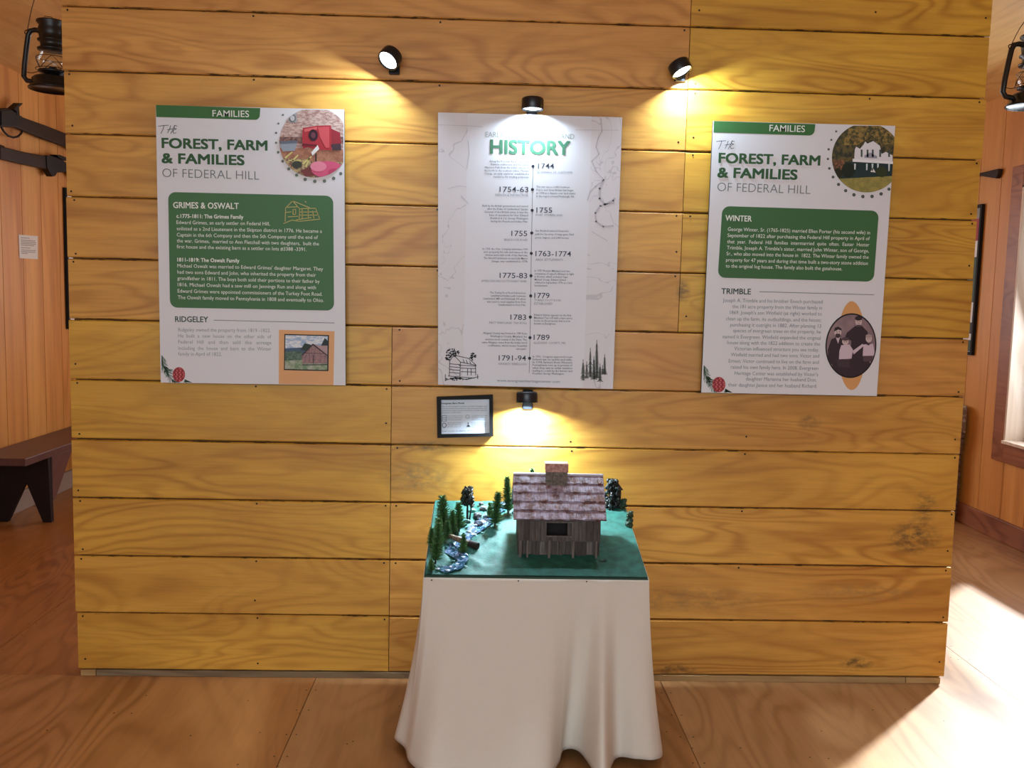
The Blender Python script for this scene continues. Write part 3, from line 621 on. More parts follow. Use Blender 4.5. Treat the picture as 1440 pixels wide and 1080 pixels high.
for st in ([(160, 830), (190, 790), (235, 838), (232, 935)], [(160, 830), (158, 935)], [(190, 790), (290, 812), (345, 860)], [(235, 838), (340, 860), (342, 930)], [(225, 860), (345, 866)], [(240, 880), (340, 884)], [(240, 905), (340, 908)], [(160, 850), (230, 856)], [(160, 870), (230, 876)], [(160, 890), (230, 896)], [(160, 910), (230, 916)], [(130, 965), (200, 945), (280, 960), (360, 940)], [(150, 935), (330, 950)], [(285, 885), (285, 930)], [(310, 885), (310, 930)], [(255, 820), (262, 845)], [(275, 824), (286, 850)], [(300, 834), (310, 854)], [(180, 790), (182, 775), (200, 775), (202, 798)], [(130, 925), (130, 970)], [(355, 925), (356, 955)]):
    sh.stroke('cabin_sketch', st, 5, ik, 2)
r_ = random.Random(5)
for cx_, cy_, n_, sx_, sy_ in ((180, 772, 40, 46, 26), (150, 805, 16, 18, 20), (322, 800, 22, 20, 34), (215, 955, 24, 80, 10)):
    for k in range(n_):
        a, d_ = r_.uniform(0, 6.28), r_.random()**.5
        sh.poly('cabin_sketch', circ(cx_+sx_*d_*math.cos(a), cy_+sy_*d_*math.sin(a), r_.uniform(4, 9), r_.uniform(3, 7), 7), ik, 2)
def ink_tree(x, top, bot, w):
    sh.stroke('forest_sketch', [(x, top), (x+1, bot)], 4, ink(66, 68, 66), 2); n_ = int((bot-top)/11)
    for k in range(2, n_):
        t_ = k/n_; y = top+(bot-top)*t_*.97; L = w*(.2+.8*t_)*r_.uniform(.6, 1.1)
        for sg in (-1, 1):
            sh.poly('forest_sketch', [(x, y-5), (x+sg*L, y+9), (x+sg*L*.7, y+11), (x, y+6)], ink(76, 80, 72) if r_.random() < .7 else ink(112, 112, 100), 2)
for a in ((1185, 685, 960, 30), (1140, 740, 950, 24), (1240, 785, 930, 24), (1090, 820, 970, 26), (1115, 835, 955, 22), (1208, 850, 980, 24), (1165, 800, 965, 26), (1225, 860, 925, 18)): ink_tree(*a)
sh.finish()

# ---- small black framed card
th = thing('framed_card', (1.332, -.012, .866), 'small black picture frame holding a printed white card', 'picture frame')
cor = [(614, 558.5), (693, 555.5), (694, 613.5), (615, 616)]; iy = -.02
O = [hit(a, b_, 1, iy) for a, b_ in cor]; I = [hit(a, b_, 1, iy) for a, b_ in ((620.2, 562.5), (688, 561.5), (688.5, 609.5), (620.7, 610.8))]
mbx = MB()
for i in range(4):
    k = (i+1) % 4; d_ = Vector((0, .02, 0)); mbx.hexa([O[i], O[k], I[k], I[i], O[i]+d_, O[k]+d_, I[k]+d_, I[i]+d_])
obj('frame', mbx, [M_FRAMEB], th)
d_ = Vector((0, .008, 0)); mbx = MB(); mbx.prism([p_+d_ for p_ in I][::-1], Vector((0, .008, 0))); obj('printed_card', mbx, [ink(214, 224, 236)], th)
sh = Sheet(th, iy+.0075, (590, 535, 6.857))
k_ = ink(70, 74, 84)
sh.text('card_lettering', 'Evergreen Barn Model', (212, 228), (430, 226), 15, ink(40, 42, 52), .02, 1, 2)
for i, s_ in enumerate(('Barn model showing how cantilever and timber fit together and', 'how hay and grain were stored in bays and upper mows. The', 'animals were sheltered in the lower level out of the wind and', 'weather on this farm.')):
    sh.text('card_lettering', s_, (216, 256+i*20), (650 if i < 3 else 405, 253+i*20), 11, k_, 0, 1, 1)
for x, y, ls in ((270, 346, ('Stone foundation walls and', 'log posts held the barn', 'floor above the stable')), (505, 346, ('Loft doors open wide', 'so hay could be', 'pitched inside')), (265, 414, ('Hand split shingles', 'shed rain and snow', 'from the steep roof')), (500, 414, ('Evergreen trees and a', 'stream stand beside', 'the barn yard'))):
    for i, s_ in enumerate(ls): sh.text('card_lettering', s_, (x, y+i*18), (x+150-i*8, y-1+i*18), 9, k_, 0, 1, 1)
sh.text('card_lettering', 'Scale model on display, 2022', (216, 494), (510, 488), 10, k_, 0, 1, 1)
sh.stroke('card_icon_print', [(218, 340), (258, 338), (258, 392), (218, 392), (218, 340)], 4, k_, 1); sh.stroke('card_icon_print', [(218, 358), (258, 358)], 4, k_, 1); sh.stroke('card_icon_print', [(218, 376), (258, 376)], 4, k_, 1)
sh.stroke('card_symbol_print', circ(238, 432, 19, 22, 12)+[(257, 432)], 6, k_, 1); sh.stroke('card_icon_print', circ(462, 350, 18, 16, 12)+[(480, 350)], 3, k_, 1)
sh.poly('card_icon_print', [(452, 448), (470, 420), (492, 448)], k_, 1); sh.poly('card_icon_print', circ(469, 412, 8, 6, 8), k_, 1)
sh.finish()

# ================================================================== PUCK SPOTLIGHTS
M_LENS = mat('lit_lens', S(240, 246, 255), .4, emit=(.86, .94, 1, 1), estr=9)
M_PUCK = mat('puck_black', S(22, 26, 32), .3)
def puck(c, axis, label, watts, mount=None, size=.036, spread=150):
    c = Vector(c); ax = Vector(axis).normalized(); mt = Vector(mount or (c.x, 0, c.z))
    t_ = thing('puck_light', (mt.x, 0, mt.z), label, 'light', 'black puck lights on the board wall')
    h = MB(); R, H = size, .038
    h.lathe([(0, -H/2), (R*.86, -H/2), (R*.97, -H/2+.003), (R, -H/2+.007), (R, H/2-.002), (R*.97, H/2), (R*.9, H/2), (R*.88, H/2-.006), (0, H/2-.006)], c, ax, 40); obj('housing', h, [M_PUCK], t_)
    l = MB(); l.lathe([(R*.88, 0), (R*.6, .0015), (0, .002)], c+ax*(H/2-.0055), ax, 32); obj('lens', l, [M_LENS], t_, label='glowing white lens')
    m_ = MB(); m_.box((mt.x-.018, -.014, mt.z-.05), (mt.x+.018, 0, mt.z+.018)); obj('wall_plate', m_, [M_PUCK], t_, bevel=.004)
    back = c-ax*(H*.1); d_ = Vector((mt.x, -.014, mt.z)); v = (d_-back); n_ = MB(); q0 = back+v.normalized()*(R*.75)
    n_.tube([q0, q0.lerp(d_, .5), d_+Vector((0, .004, 0))], [.007, .006, .009], 12); n_.blob(d_+Vector((0, -.004, 0)), .011, sub=2); obj('swivel_neck', n_, [M_BLACKM], t_)
    ld = bpy.data.lights.new('bulb', 'AREA'); ld.shape = 'DISK'; ld.size = R*1.5; ld.energy = watts; ld.color = (.66, .85, 1); ld.spread = math.radians(spread)
    lo = bpy.data.objects.new('bulb', ld); COL.objects.link(lo); lo.parent = t_
    lo.matrix_parent_inverse = Matrix.Identity(4)
    mw = (-ax).to_track_quat('Z', 'Y').to_matrix().to_4x4(); mw.translation = c+ax*(H/2+.0015)-t_.location; lo.matrix_local = mw
    return t_
puck(hit(549, 81, 1, -.062), (-.42, -.52, -.7), 'tilted puck light shining toward the red machine panel', 8, mount=tuple(hit(555, 84, 1, 0)), spread=176)
puck(hit(956, 95, 1, -.05), (.42, -.26, -.88), 'tilted puck light shining toward the family portrait panel', 9, mount=tuple(hit(956, 94, 1, 0)), spread=172)
puck(hit(749, 146, 1, -.06), (0, -.02, -1), 'puck light aimed straight down over the HISTORY panel', 4, mount=tuple(hit(748, 148, 1, 0)))
puck(hit(741, 559, 1, -.06), (.02, -.12, -1), 'puck light between the HISTORY panel and the barn model roof', 16, mount=tuple(hit(742, 555, 1, 0)))

# ================================================================== DIORAMA, CLOTH AND STAND
BA, BB_, BC, BD = Vector((1.236, -.53, .541)), Vector((1.884, -.53, .541)), Vector((1.882, -.05, .648)), Vector((1.238, -.05, .648))
bn = (BB_-BA).cross(BD-BA).normalized()
def on_board(px_, py_):
    d = ray(px_, py_); return CAM+d*((BA-CAM).dot(bn)/d.dot(bn))
def on_ter(px_, py_):
    u, v = uv(on_board(px_, py_)); u, v = min(1, max(0, u)), min(1, max(0, v)); return UV(u, v, terr(u, v))
def uv(p): return ((p-BA).dot(BB_-BA)/(BB_-BA).length_squared, (p-BA).dot(BD-BA)/(BD-BA).length_squared)
def UV(u, v, h=0): return BA+(BB_-BA)*u+(BD-BA)*v+Vector((0, 0, h))
# stand
st = thing('display_table', (1.56, -.29, 0), 'wooden stand hidden beneath the cream cloth under the model', 'table')
M_STAND = plywood('stand_wood', S(150, 98, 60), S(104, 62, 34), S(150, 98, 60), S(104, 62, 34), (1, 1, 1), (8, 8, 60))
tp = MB(); tp.hexa([UV(.02, .03, -.012), UV(.98, .03, -.012), UV(.98, .97, -.012), UV(.02, .97, -.012), UV(.02, .03, -.032), UV(.98, .03, -.032), UV(.98, .97, -.032), UV(.02, .97, -.032)]); obj('tabletop', tp, [M_STAND], st)
for u in (.08, .92):
    for v in (.1, .9):
        q0 = UV(u, v, -.03); l = MB(); l.box((q0.x-.022, q0.y-.022, 0), (q0.x+.022, q0.y+.022, q0.z)); obj('leg', l, [M_STAND], st)
# terrain
hn = lambda u, v: (math.sin(u*31+v*17)*math.sin(v*23-u*11)+math.sin(u*57+1)*math.sin(v*49+2)*.5)
def creek_d(u, v):  # distance from the creek line, which runs from back middle to the front left
    pts = [(.36, 1.), (.33, .86), (.27, .68), (.2, .5), (.13, .3), (.15, .12), (.05, 0)]
    best = 9
    for (a, b_), (c_, d_) in zip(pts, pts[1:]):
        dx, dy = c_-a, d_-b_; t_ = max(0, min(1, ((u-a)*dx+(v-b_)*dy)/(dx*dx+dy*dy))); best = min(best, math.hypot(u-a-dx*t_, (v-b_-dy*t_)*.8))
    return best
def terr(u, v):
    e = min(1, 8*min(u, 1-u, v*1.2, 1.02-v)); rough = .0035*hn(u, v)*(1.6 if u < .34 else .35)
    bank = .010*max(0, 1-abs(creek_d(u, v)-.07)/.05)*(1 if u < .45 else 0)-.006*max(0, 1-creek_d(u, v)/.05)
    return max(.0028, .0045+(rough+bank)*max(0, e))
ter = thing('model_terrain', tuple(UV(.5, .5)), 'green painted model ground board nailed over the cream cloth', 'model')
tb = MB(); NU, NV = 64, 48
tb.add([UV(i/NU, j_/NV, terr(i/NU, j_/NV)) for j_ in range(NV+1) for i in range(NU+1)], [(j_*(NU+1)+i, j_*(NU+1)+i+1, (j_+1)*(NU+1)+i+1, (j_+1)*(NU+1)+i) for j_ in range(NV) for i in range(NU)], 0, smooth=True)
g = G('grass_paint'); co = g.coord(); nn = g.noise(co, 34, 4, .6)
M_GRASS = g.out(g.mix(g.ramp(nn, [(.35, 0.), (.65, 1.)]), S(20, 78, 66), S(34, 102, 90)), .7, g.noise(co, 160, 3), .35, .003)
obj('grass_surface', tb, [M_GRASS], ter)
eb = MB(); eb.hexa([UV(0, 0, -.011), UV(1, 0, -.011), UV(1, 1, -.011), UV(0, 1, -.011), UV(0, 0, .0015), UV(1, 0, .0015), UV(1, 1, .0015), UV(0, 1, .0015)]); obj('base_board', eb, [mat('dark_green_edge', S(24, 60, 42), .6)], ter)
cr = MB(); cl = [(.36, .985), (.34, .9), (.315, .8), (.27, .68), (.23, .58), (.19, .48), (.14, .36), (.12, .26), (.17, .15), (.14, .07), (.08, .012)]
wv = []
for i, (u, v) in enumerate(cl):
    a = cl[max(0, i-1)]; c_ = cl[min(len(cl)-1, i+1)]; d_ = Vector((c_[0]-a[0], (c_[1]-a[1])*.75)).normalized(); w = .034+.012*math.sin(i*2.1)
    for k in (-1, -.5, 0, .5, 1): 
        uu, vv = u-d_.y*w*k, v+d_.x*w*k*1.3; uu = max(.01, uu); vv = min(.985, max(.01, vv)); wv.append(UV(uu, vv, terr(uu, vv)+.003+.003*rnd.random()))
cr.add(wv, [(i*5+k, i*5+k+1, (i+1)*5+k+1, (i+1)*5+k) for i in range(len(cl)-1) for k in range(4)], 0, smooth=True)
g = G('creek_water'); co = g.coord()
M_CREEK = g.out(g.mix(g.ramp(g.noise(g.vmath('MULTIPLY', co, (1.4, 1, 1)), 62, 4, .65, .8), [(.5, 0.), (.7, 1.)]), S(26, 66, 88), S(150, 164, 200)), .25, g.noise(co, 90, 3), .5, .004)
obj('creek', cr, [M_CREEK], ter)
fo = MB()
for k in range(80):
    i = rnd.randrange(len(cl)-1); t_ = rnd.random(); u = cl[i][0]+(cl[i+1][0]-cl[i][0])*t_+rnd.uniform(-.045, .045); v = cl[i][1]+(cl[i+1][1]-cl[i][1])*t_+rnd.uniform(-.03, .03)
    if .01 < u and .01 < v < .98: fo.blob(UV(u, v, terr(u, v)+.004), rnd.uniform(.002, .0055), sub=1, jit=.3, sq=(1.5, 1.2, .6), mat=rnd.choice((0, 1, 1)))
fm = obj('foam', fo, [mat('foam_white', S(216, 222, 240), .25), mat('foam_teal', S(90, 160, 170), .25)], ter); fm['kind'] = 'stuff'
# tablecloth: lofted from the board edge down to a waved hem
cp = [((0, .97), (1.19, -.055)), ((0, .75), (1.175, -.2)), ((0, .5), (1.165, -.33)), ((0, .2), (1.152, -.45)), ((0, .05), (1.152, -.505)), ((0, 0), (1.185, -.548)), ((.02, 0), (1.206, -.62)), ((.12, 0), (1.265, -.7)), ((.25, 0), (1.36, -.69)), ((.38, 0), (1.44, -.7)), ((.5, 0), (1.53, -.72)), ((.58, 0), (1.595, -.7)), ((.65, 0), (1.632, -.62)), ((.7, 0), (1.652, -.552)), ((.75, 0), (1.695, -.578)), ((.8, 0), (1.745, -.72)), ((.86, 0), (1.8, -.592)), ((.92, 0), (1.855, -.612)), ((.97, 0), (1.905, -.612)), ((1, 0), (1.94, -.57)), ((1, .06), (1.947, -.5)), ((1, .2), (1.948, -.42)), ((1, .4), (1.972, -.33)), ((1, .6), (1.945, -.24)), ((1, .8), (1.95, -.15)), ((1, .97), (1.93, -.055)), ((.75, 1), (1.72, -.03)), ((.5, 1), (1.56, -.035)), ((.25, 1), (1.4, -.03))]
tops = [UV(u, v, -.004)+Vector(((u == 1)*.004-(u == 0)*.004, -(v == 0)*.004, 0)) for (u, v), _ in cp]
hz = [.03+.006*math.sin(i*1.9) for i in range(len(cp))]
bots = [Vector((x, y, hz[i])) for i, (_, (x, y)) in enumerate(cp)]
def cr_(P, t_):
    n_ = len(P); i = int(t_) % n_; f_ = t_-int(t_); a, b_, c_, d_ = P[i-1], P[i], P[(i+1) % n_], P[(i+2) % n_]
    return .5*((2*b_)+(c_-a)*f_+(2*a-5*b_+4*c_-d_)*f_*f_+(3*b_-a-3*c_+d_)*f_**3)
def ln_(P, t_): n_ = len(P); i = int(t_) % n_; return P[i].lerp(P[(i+1) % n_], t_-int(t_))
NA, NH = 290, 34; cv = []
mean_b = [Vector((tops[i].x, tops[i].y, 0)) for i in range(len(cp))]
for h in range(NH+1):
    s_ = h/NH
    for a in range(NA):
        t_ = a/NA*len(cp); A, B_ = ln_(tops, t_), cr_(bots, t_); e = .35*s_+.65*s_**1.9
        q0 = Vector((A.x+(B_.x-A.x)*e, A.y+(B_.y-A.y)*e, A.z+(B_.z-A.z)*s_))
        if s_ < .08: q0.y -= 0
        q0.y = min(q0.y, -.012); cv.append(q0)
clm = MB(); clm.add(cv, [(h*NA+a, (h+1)*NA+a, (h+1)*NA+(a+1) % NA, h*NA+(a+1) % NA) for h in range(NH) for a in range(NA)], 0, smooth=True)
g = G('linen'); co = g.coord(); wv1 = g.noise(g.vmath('MULTIPLY', co, (260, 260, 40)), 1, 2); wv2 = g.noise(g.vmath('MULTIPLY', co, (40, 40, 260)), 1, 2)
ws = g.math('ADD', wv1, wv2)
M_LINEN = g.out(g.mix(g.ramp(ws, [(.35, 0.), (.65, 1.)]), S(188, 180, 168), S(216, 208, 196)), .9, ws, .3, .0012)
clo = obj('tablecloth', clm, [M_LINEN]); tag(clo, 'cream linen cloth hanging in folds below the barn model', 'tablecloth')
sd_ = clo.modifiers.new('solid', 'SOLIDIFY'); sd_.thickness = .0015; sd_.offset = -1
for px_, py_ in ((607, 816), (729, 817), (825, 818)):
    q0 = hit(px_, py_, 1, -.538); m_ = MB(); m_.lathe([(0, .0015), (.0018, .001), (.0022, -.001)], q0, (0, -1, 0), 8); obj('tack', m_, [M_NAIL], clo)

# barn model
def ppx(px_, py_, y): return hit(px_, py_, 1, y)
f0 = on_board(728, 785); f1 = on_board(843, 785); fy = f0.y; x0, x1 = f0.x, f1.x; mp = dist_px(fy)
zb = f0.z; z_sp = ppx(785, 760, fy).z; z_ev = ppx(785, 729, fy).z; DEP = .17; back_y = min(fy+DEP, -.1)
bar = thing('barn_model', (.5*(x0+x1), .5*(fy+back_y), zb), 'weathered model barn with purple shingled roof and stone chimney', 'model building')
g = G('weathered_boards'); co = g.coord(); sdv = g.attr('seed'); of_ = g.n('ShaderNodeCombineXYZ'); g.link(sdv, of_.inputs[0]); v = g.vmath('MULTIPLY', g.vmath('ADD', co, of_.outputs[0]), (260, 260, 22))
M_WEATH = g.out(g.mix(g.ramp(g.noise(v, 1, 4, .65), [(.3, 0.), (.72, 1.)]), g.mix(g.attr('tone'), S(44, 37, 34), S(74, 66, 62)), g.mix(g.attr('tone'), S(74, 64, 60), S(128, 119, 112))), .8, g.noise(v, 1, 3), .4, .001)  # weathered tones, darkened further to hold the shade on the barn front
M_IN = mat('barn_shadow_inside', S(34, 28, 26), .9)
# opening edges
wx0, wx1 = ppx(768.5, 740, fy).x, ppx(804, 740, fy).x; wz0, wz1 = ppx(785, 753, fy).z, ppx(785, 735, fy).z
def vplanks(mb, xa, xb, za, zb_, y, n_, th_=.004):
    for k in range(n_):
        a, b_ = xa+(xb-xa)*k/n_, xa+(xb-xa)*(k+1)/n_; mb.box((a+.0004, y-rnd.uniform(0, .0012), za-rnd.uniform(0, .0015)), (b_-.0004, y+th_, zb_), 0, seed=rnd.uniform(1, 30), tone=rnd.random()*.6)
u_ = MB(); vplanks(u_, x0, wx0, z_sp, z_ev+.006, fy, 5); vplanks(u_, wx1, x1, z_sp, z_ev+.006, fy, 4); vplanks(u_, wx0, wx1, z_sp, wz0, fy, 4); vplanks(u_, wx0, wx1, wz1, z_ev+.006, fy, 4)
zr_y = .5*(fy+back_y); zr = ppx(785, 668, zr_y).z
for xs_ in (x0, x1-.004):
    u_.prism([(xs_, fy+.004, z_sp), (xs_, back_y, z_sp), (xs_, back_y, z_ev), (xs_, zr_y, zr-.012), (xs_, fy+.004, z_ev)], (.004, 0, 0), 0, seed=5, tone=.3)
u_.box((x0, back_y-.004, zb+.042), (x1, back_y, z_ev), 0, seed=8, tone=.2)
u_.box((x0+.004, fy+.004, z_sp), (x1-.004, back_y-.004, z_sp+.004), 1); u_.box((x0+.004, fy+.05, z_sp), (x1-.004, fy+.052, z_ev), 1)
obj('upper_wall', u_, [M_WEATH, M_IN], bar)
wf = MB(); fw = .0045
for lo, hi in (((wx0-fw, fy-.004, wz0-fw), (wx0, fy+.001, wz1+fw)), ((wx1, fy-.004, wz0-fw), (wx1+fw, fy+.001, wz1+fw)), ((wx0, fy-.004, wz0-fw), (wx1, fy+.001, wz0)), ((wx0, fy-.004, wz1), (wx1, fy+.001, wz1+fw))): wf.box(lo, hi, 0, seed=rnd.uniform(1, 9), tone=.7)
wf.box((wx1-.012, fy+.002, wz0), (wx1, fy+.005, wz1), 0, seed=2, tone=.4)
obj('hay_door_frame', wf, [M_WEATH], bar)
lw_ = MB(); ly = fy+.016; xx = x0+.002
while xx < x1-.008:
    w = min(rnd.uniform(.008, .016), x1-.002-xx)
    if rnd.random() < .6: lw_.box((xx, ly+rnd.uniform(-.004, .003), zb-.004), (xx+w-.0006, ly+.008, z_sp), 0, seed=rnd.uniform(1, 30), tone=rnd.choice((.05, .2, .5, 1.))); xx += w
for xs_ in (x0, x1-.004): lw_.prism([(xs_, ly, zb), (xs_, back_y, zb+.223*(back_y-ly)+.004), (xs_, back_y, z_sp+.004), (xs_, ly, z_sp)], (.004, 0, 0), 0, seed=3, tone=.2)
lw_.box((x0, fy, z_sp-.004), (x1, ly+.01, z_sp), 0, seed=4, tone=.3)
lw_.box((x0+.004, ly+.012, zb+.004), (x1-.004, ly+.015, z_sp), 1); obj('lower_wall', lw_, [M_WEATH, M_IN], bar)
for px_, py_, w in ((731.5, 783, .0075), (741.7, 789, .006), (772, 791, .0075), (806, 789, .0075), (838.5, 782, .006)):
    q0 = ppx(px_, 772, fy-.002); p_ = MB(); bz = on_board(px_, py_).z; p_.box((q0.x-w/2, fy-.004, min(bz, zb)), (q0.x+w/2, fy+.003, z_sp), 0, seed=rnd.uniform(1, 30), tone=.75); obj('post', p_, [M_WEATH], bar)
g = G('wood_shingles'); co = g.coord(); v = g.vmath('MULTIPLY', co, (190, 60, 60)); n0 = g.noise(v, 1, 3, .6); n1 = g.noise(co, 38, 3, .6)
M_SHING = g.out(g.mix(g.ramp(n1, [(.4, 0.), (.62, 1.)]), g.mix(g.attr('tone'), S(92, 60, 56), S(126, 88, 78)), g.mix(n0, S(146, 130, 148), S(198, 190, 212))), .34, n0, .7, .002)  # pale lilac patches paint a cool lamp sheen into the brown shingles
ev_x0, ev_x1 = ppx(722, 731, fy-.02).x, ppx(853, 731, fy-.02).x; ev = ppx(785, 731, fy-.02); rz = zr
def roof(sign):
    m_ = MB(); ye, yr = (fy-.02, zr_y) if sign > 0 else (back_y+.02, zr_y); ze = ev.z
    sl_ = Vector((0, yr-ye, rz-ze)); L = sl_.length; sl_.normalize(); nrm = Vector((0, -sl_.z*sign, abs(sl_.y))); rows = 5; rh = L/rows
    q0 = Vector((ev_x0, ye, ze)); m_.hexa([q0, q0+Vector((ev_x1-ev_x0, 0, 0)), q0+Vector((ev_x1-ev_x0, 0, 0))+sl_*L, q0+sl_*L, *[p_-nrm*.004 for p_ in (q0, q0+Vector((ev_x1-ev_x0, 0, 0)), q0+Vector((ev_x1-ev_x0, 0, 0))+sl_*L, q0+sl_*L)]], 0, tone=.2)
    for r in range(rows):
        x = ev_x0
        while x < ev_x1-.002:
            w = min(rnd.uniform(.006, .012), ev_x1-x); a = q0+Vector((x-ev_x0, 0, 0))+sl_*(rh*r-rnd.uniform(.0005, .004))+nrm*(.0065+rnd.uniform(0, .0015)); b_ = q0+Vector((x-ev_x0, 0, 0))+sl_*min(L, rh*(r+1)+.004)+nrm*.0012
            e = Vector((w-.0006, 0, 0)); dn = nrm*.0045; m_.hexa([a, a+e, b_+e, b_, a-dn, a+e-dn, b_+e-dn*.2, b_-dn*.2], 0, seed=rnd.uniform(1, 30), tone=rnd.random()); x += w
    return m_
obj('front_roof', roof(1), [M_SHING], bar); obj('back_roof', roof(-1), [M_SHING], bar)
rb = MB(); rb.box((ev_x0, zr_y-.006, rz-.001), (ev_x1, zr_y+.005, rz+.005), 0, tone=1); obj('ridge_board', rb, [mat('ridge_grey', S(176, 168, 178), .4)], bar)
cyy = zr_y-.014; a, b_ = ppx(767.5, 672, cyy-.014), ppx(798, 672, cyy-.014); ct = ppx(783, 664, cyy-.014).z
ch = MB()
sx_, sy_ = (b_.x-a.x), .034
for k in range(9):
    z = rz-.042+k*(ct-rz+.042)/9; h_ = (ct-rz+.042)/9
    for i in range(3):
        xa = a.x+sx_*i/3; ch.box((xa+.0003, cyy-.014-rnd.uniform(0, .0015), z), (xa+sx_/3-.0003, cyy-.014+sy_, z+h_-.0004), 0, seed=rnd.uniform(1, 30), tone=rnd.random())
chm = obj('chimney', ch, [mottled('chimney_stone', S(74, 62, 52), S(112, 98, 84), 160)], bar)
cp_ = MB(); cz1 = ppx(783, 652, cyy-.016).z; cp_.hexa([(a.x-.002, cyy-.018, ct), (b_.x+.002, cyy-.018, ct), (b_.x+.002, cyy-.018, cz1), (a.x-.002, cyy-.018, cz1), (a.x-.002, cyy+.026, ct), (b_.x+.002, cyy+.026, ct), (b_.x+.002, cyy+.026, cz1), (a.x-.002, cyy+.026, cz1)])
obj('chimney_cap', cp_, [mottled('cap_brick', S(150, 98, 82), S(184, 140, 128), 130)], chm, bevel=.0012)
fl = MB(); fl.hexa([(a.x-.004, fy+.03, ev.z+(rz-ev.z)*(.05+fy-fy)/.105+.035), (b_.x+.006, fy+.03, ev.z+.035+(rz-ev.z)*.05/.105), (b_.x, cyy-.012, rz-.008), (a.x, cyy-.012, rz-.008)]+[(a.x-.004, fy+.03, ev.z+.03), (b_.x+.006, fy+.03, ev.z+.03), (b_.x, cyy-.002, rz-.03), (a.x, cyy-.002, rz-.03)])
del fl

# model trees
M_NEED = mottled('bottle_brush_green', S(38, 80, 38), S(84, 128, 70), 220); M_TRUNK = mat('twig_brown', S(52, 36, 26), .8); M_DKL = mottled('dark_foliage', S(9, 16, 15), S(20, 32, 28), 200)
def pine_mesh(h, w):
    f_ = MB(); n_ = max(14, int(h/.0045)); w *= 1.45
    for k in range(n_):
        t_ = .1+.9*k/n_; z = h*t_; L = w*(1.05-.62*t_**1.3)*rnd.uniform(.8, 1.12); m_ = 18
        for i in range(m_):
            a = 6.283*(i+rnd.random())/m_; el = rnd.uniform(.05, .65); d_ = Vector((math.cos(a)*math.cos(el), math.sin(a)*math.cos(el), math.sin(el))); s_ = d_.cross(Vector((0, 0, 1))).normalized()*.0017; u = d_.cross(s_).normalized()*.0014; o = Vector((0, 0, z))
            f_.add([o+s_+u, o-s_+u, o-u*1.4, o+d_*L], [(0, 1, 3), (1, 2, 3), (2, 0, 3)], 0)
    t2 = MB(); t2.tube([(0, 0, -.006), (0, 0, h*.5), (0, 0, h*.95)], [.0028, .002, .0006], 6)
    return f_, t2
def pine(base, top_px, w, label):
    q0 = on_board(*base); u, v = uv(q0); q0 = UV(u, v, terr(min(1, max(0, u)), min(1, max(0, v)))); tz = hit(top_px[0], top_px[1], 1, q0.y); h = tz.z-q0.z
    t_ = thing('model_pine', tuple(q0), label, 'model tree', 'bottle brush pines on the diorama'); f_, t2 = pine_mesh(h, w); lean = (tz.x-q0.x)/h
    for m_ in (f_, t2):
        for p_ in m_.v: p_.x += lean*p_.z; p_ += q0
    obj('foliage', f_, [M_NEED], t_); obj('trunk', t2, [M_TRUNK], t_)
pine((624, 757), (622, 697), .024, 'tallest green model pine at the left edge of the diorama')
pine((612, 796), (617, 735), .019, 'green model pine at the front left corner of the diorama')
pine((645, 752), (645, 706), .019, 'green model pine standing just left of the black umbrella tree')
pine((637, 758), (636, 717), .015, 'short model pine squeezed between two taller left pines')
pine((695, 744), (701, 692), .021, 'green model pine standing nearest the left of the open meadow')
pine((714, 728), (713, 670), .02, 'tall model pine close against the left end of the barn roof')
pine((689, 729), (689, 706), .011, 'small dark model pine behind the meadow pine by the creek head')
pine((651, 780), (652, 751), .013, 'small model pine standing in front of the fallen log')
pine((752, 712), (748, 658), .017, 'model pine whose tip peeks over the barn ridge')
pine((617, 772), (617, 728), .018, 'model pine between the front left pine and the tallest pine')
pine((630, 766), (629, 732), .015, 'model pine just above the pale upper end of the fallen log')
pine((606, 770), (607, 742), .012, 'thin model pine leaning over the left board edge')
pine((607, 806), (606, 786), .009, 'tiny model pine sprig at the very front left board edge')
q0 = on_board(657, 735); q0.z += .004; mpp = dist_px(q0.y); t_ = thing('umbrella_tree', tuple(q0), 'black model tree with bare forked trunk and rounded crown', 'model tree')
tr_ = MB(); H_ = 49*mpp; tr_.tube([q0+Vector((0, 0, -.004)), q0+Vector((0, 0, H_*.5)), q0+Vector((0, 0, H_*.85))], [.004, .003, .0015], 7); tr_.tube([q0+Vector((.006, 0, 0)), q0+Vector((.012, 0, H_*.35)), q0+Vector((.008, 0, H_*.7))], [.003, .002, .001], 6); obj('trunk', tr_, [mat('black_bark', S(24, 20, 20), .8)], t_)
cr2 = MB()
for k in range(90):
    a, d_, zz = rnd.uniform(0, 6.28), rnd.random()**.5, rnd.random(); R_ = 10.5*mpp*(1-.55*zz**2)
    cr2.blob(q0+Vector((R_*d_*math.cos(a), R_*d_*math.sin(a), H_*(.5+.5*zz))), rnd.uniform(.0045, .0085), sub=1, jit=.3)
obj('crown', cr2, [M_DKL], t_)
M_BUSHG = mottled('bush_green', S(20, 46, 30), S(40, 72, 46), 200)
def bush(px_, py_, w, h, label, mt_, n_=110, name='model_bush'):
    q1 = on_board(px_, py_); m_ = dist_px(q1.y); t_ = thing(name, tuple(q1), label, 'model bush'); fo_ = MB()
    for k in range(n_):
        a, d_, zz = rnd.uniform(0, 6.28), rnd.random()**.5, rnd.random(); R_ = w*m_*.5*(1-.5*zz**3)
        fo_.blob(q1+Vector((R_*d_*math.cos(a), min(R_*d_*math.sin(a)*.7, -.02-q1.y), h*m_*zz)), rnd.uniform(.004, .0085), sub=1, jit=.35)
    st_ = MB(); st_.tube([q1+Vector((0, 0, -.004)), q1+Vector((0, 0, h*m_*.8))], [.004, .0015], 6)
    obj('foliage', fo_, [mt_], t_); obj('stem', st_, [M_TRUNK], t_)
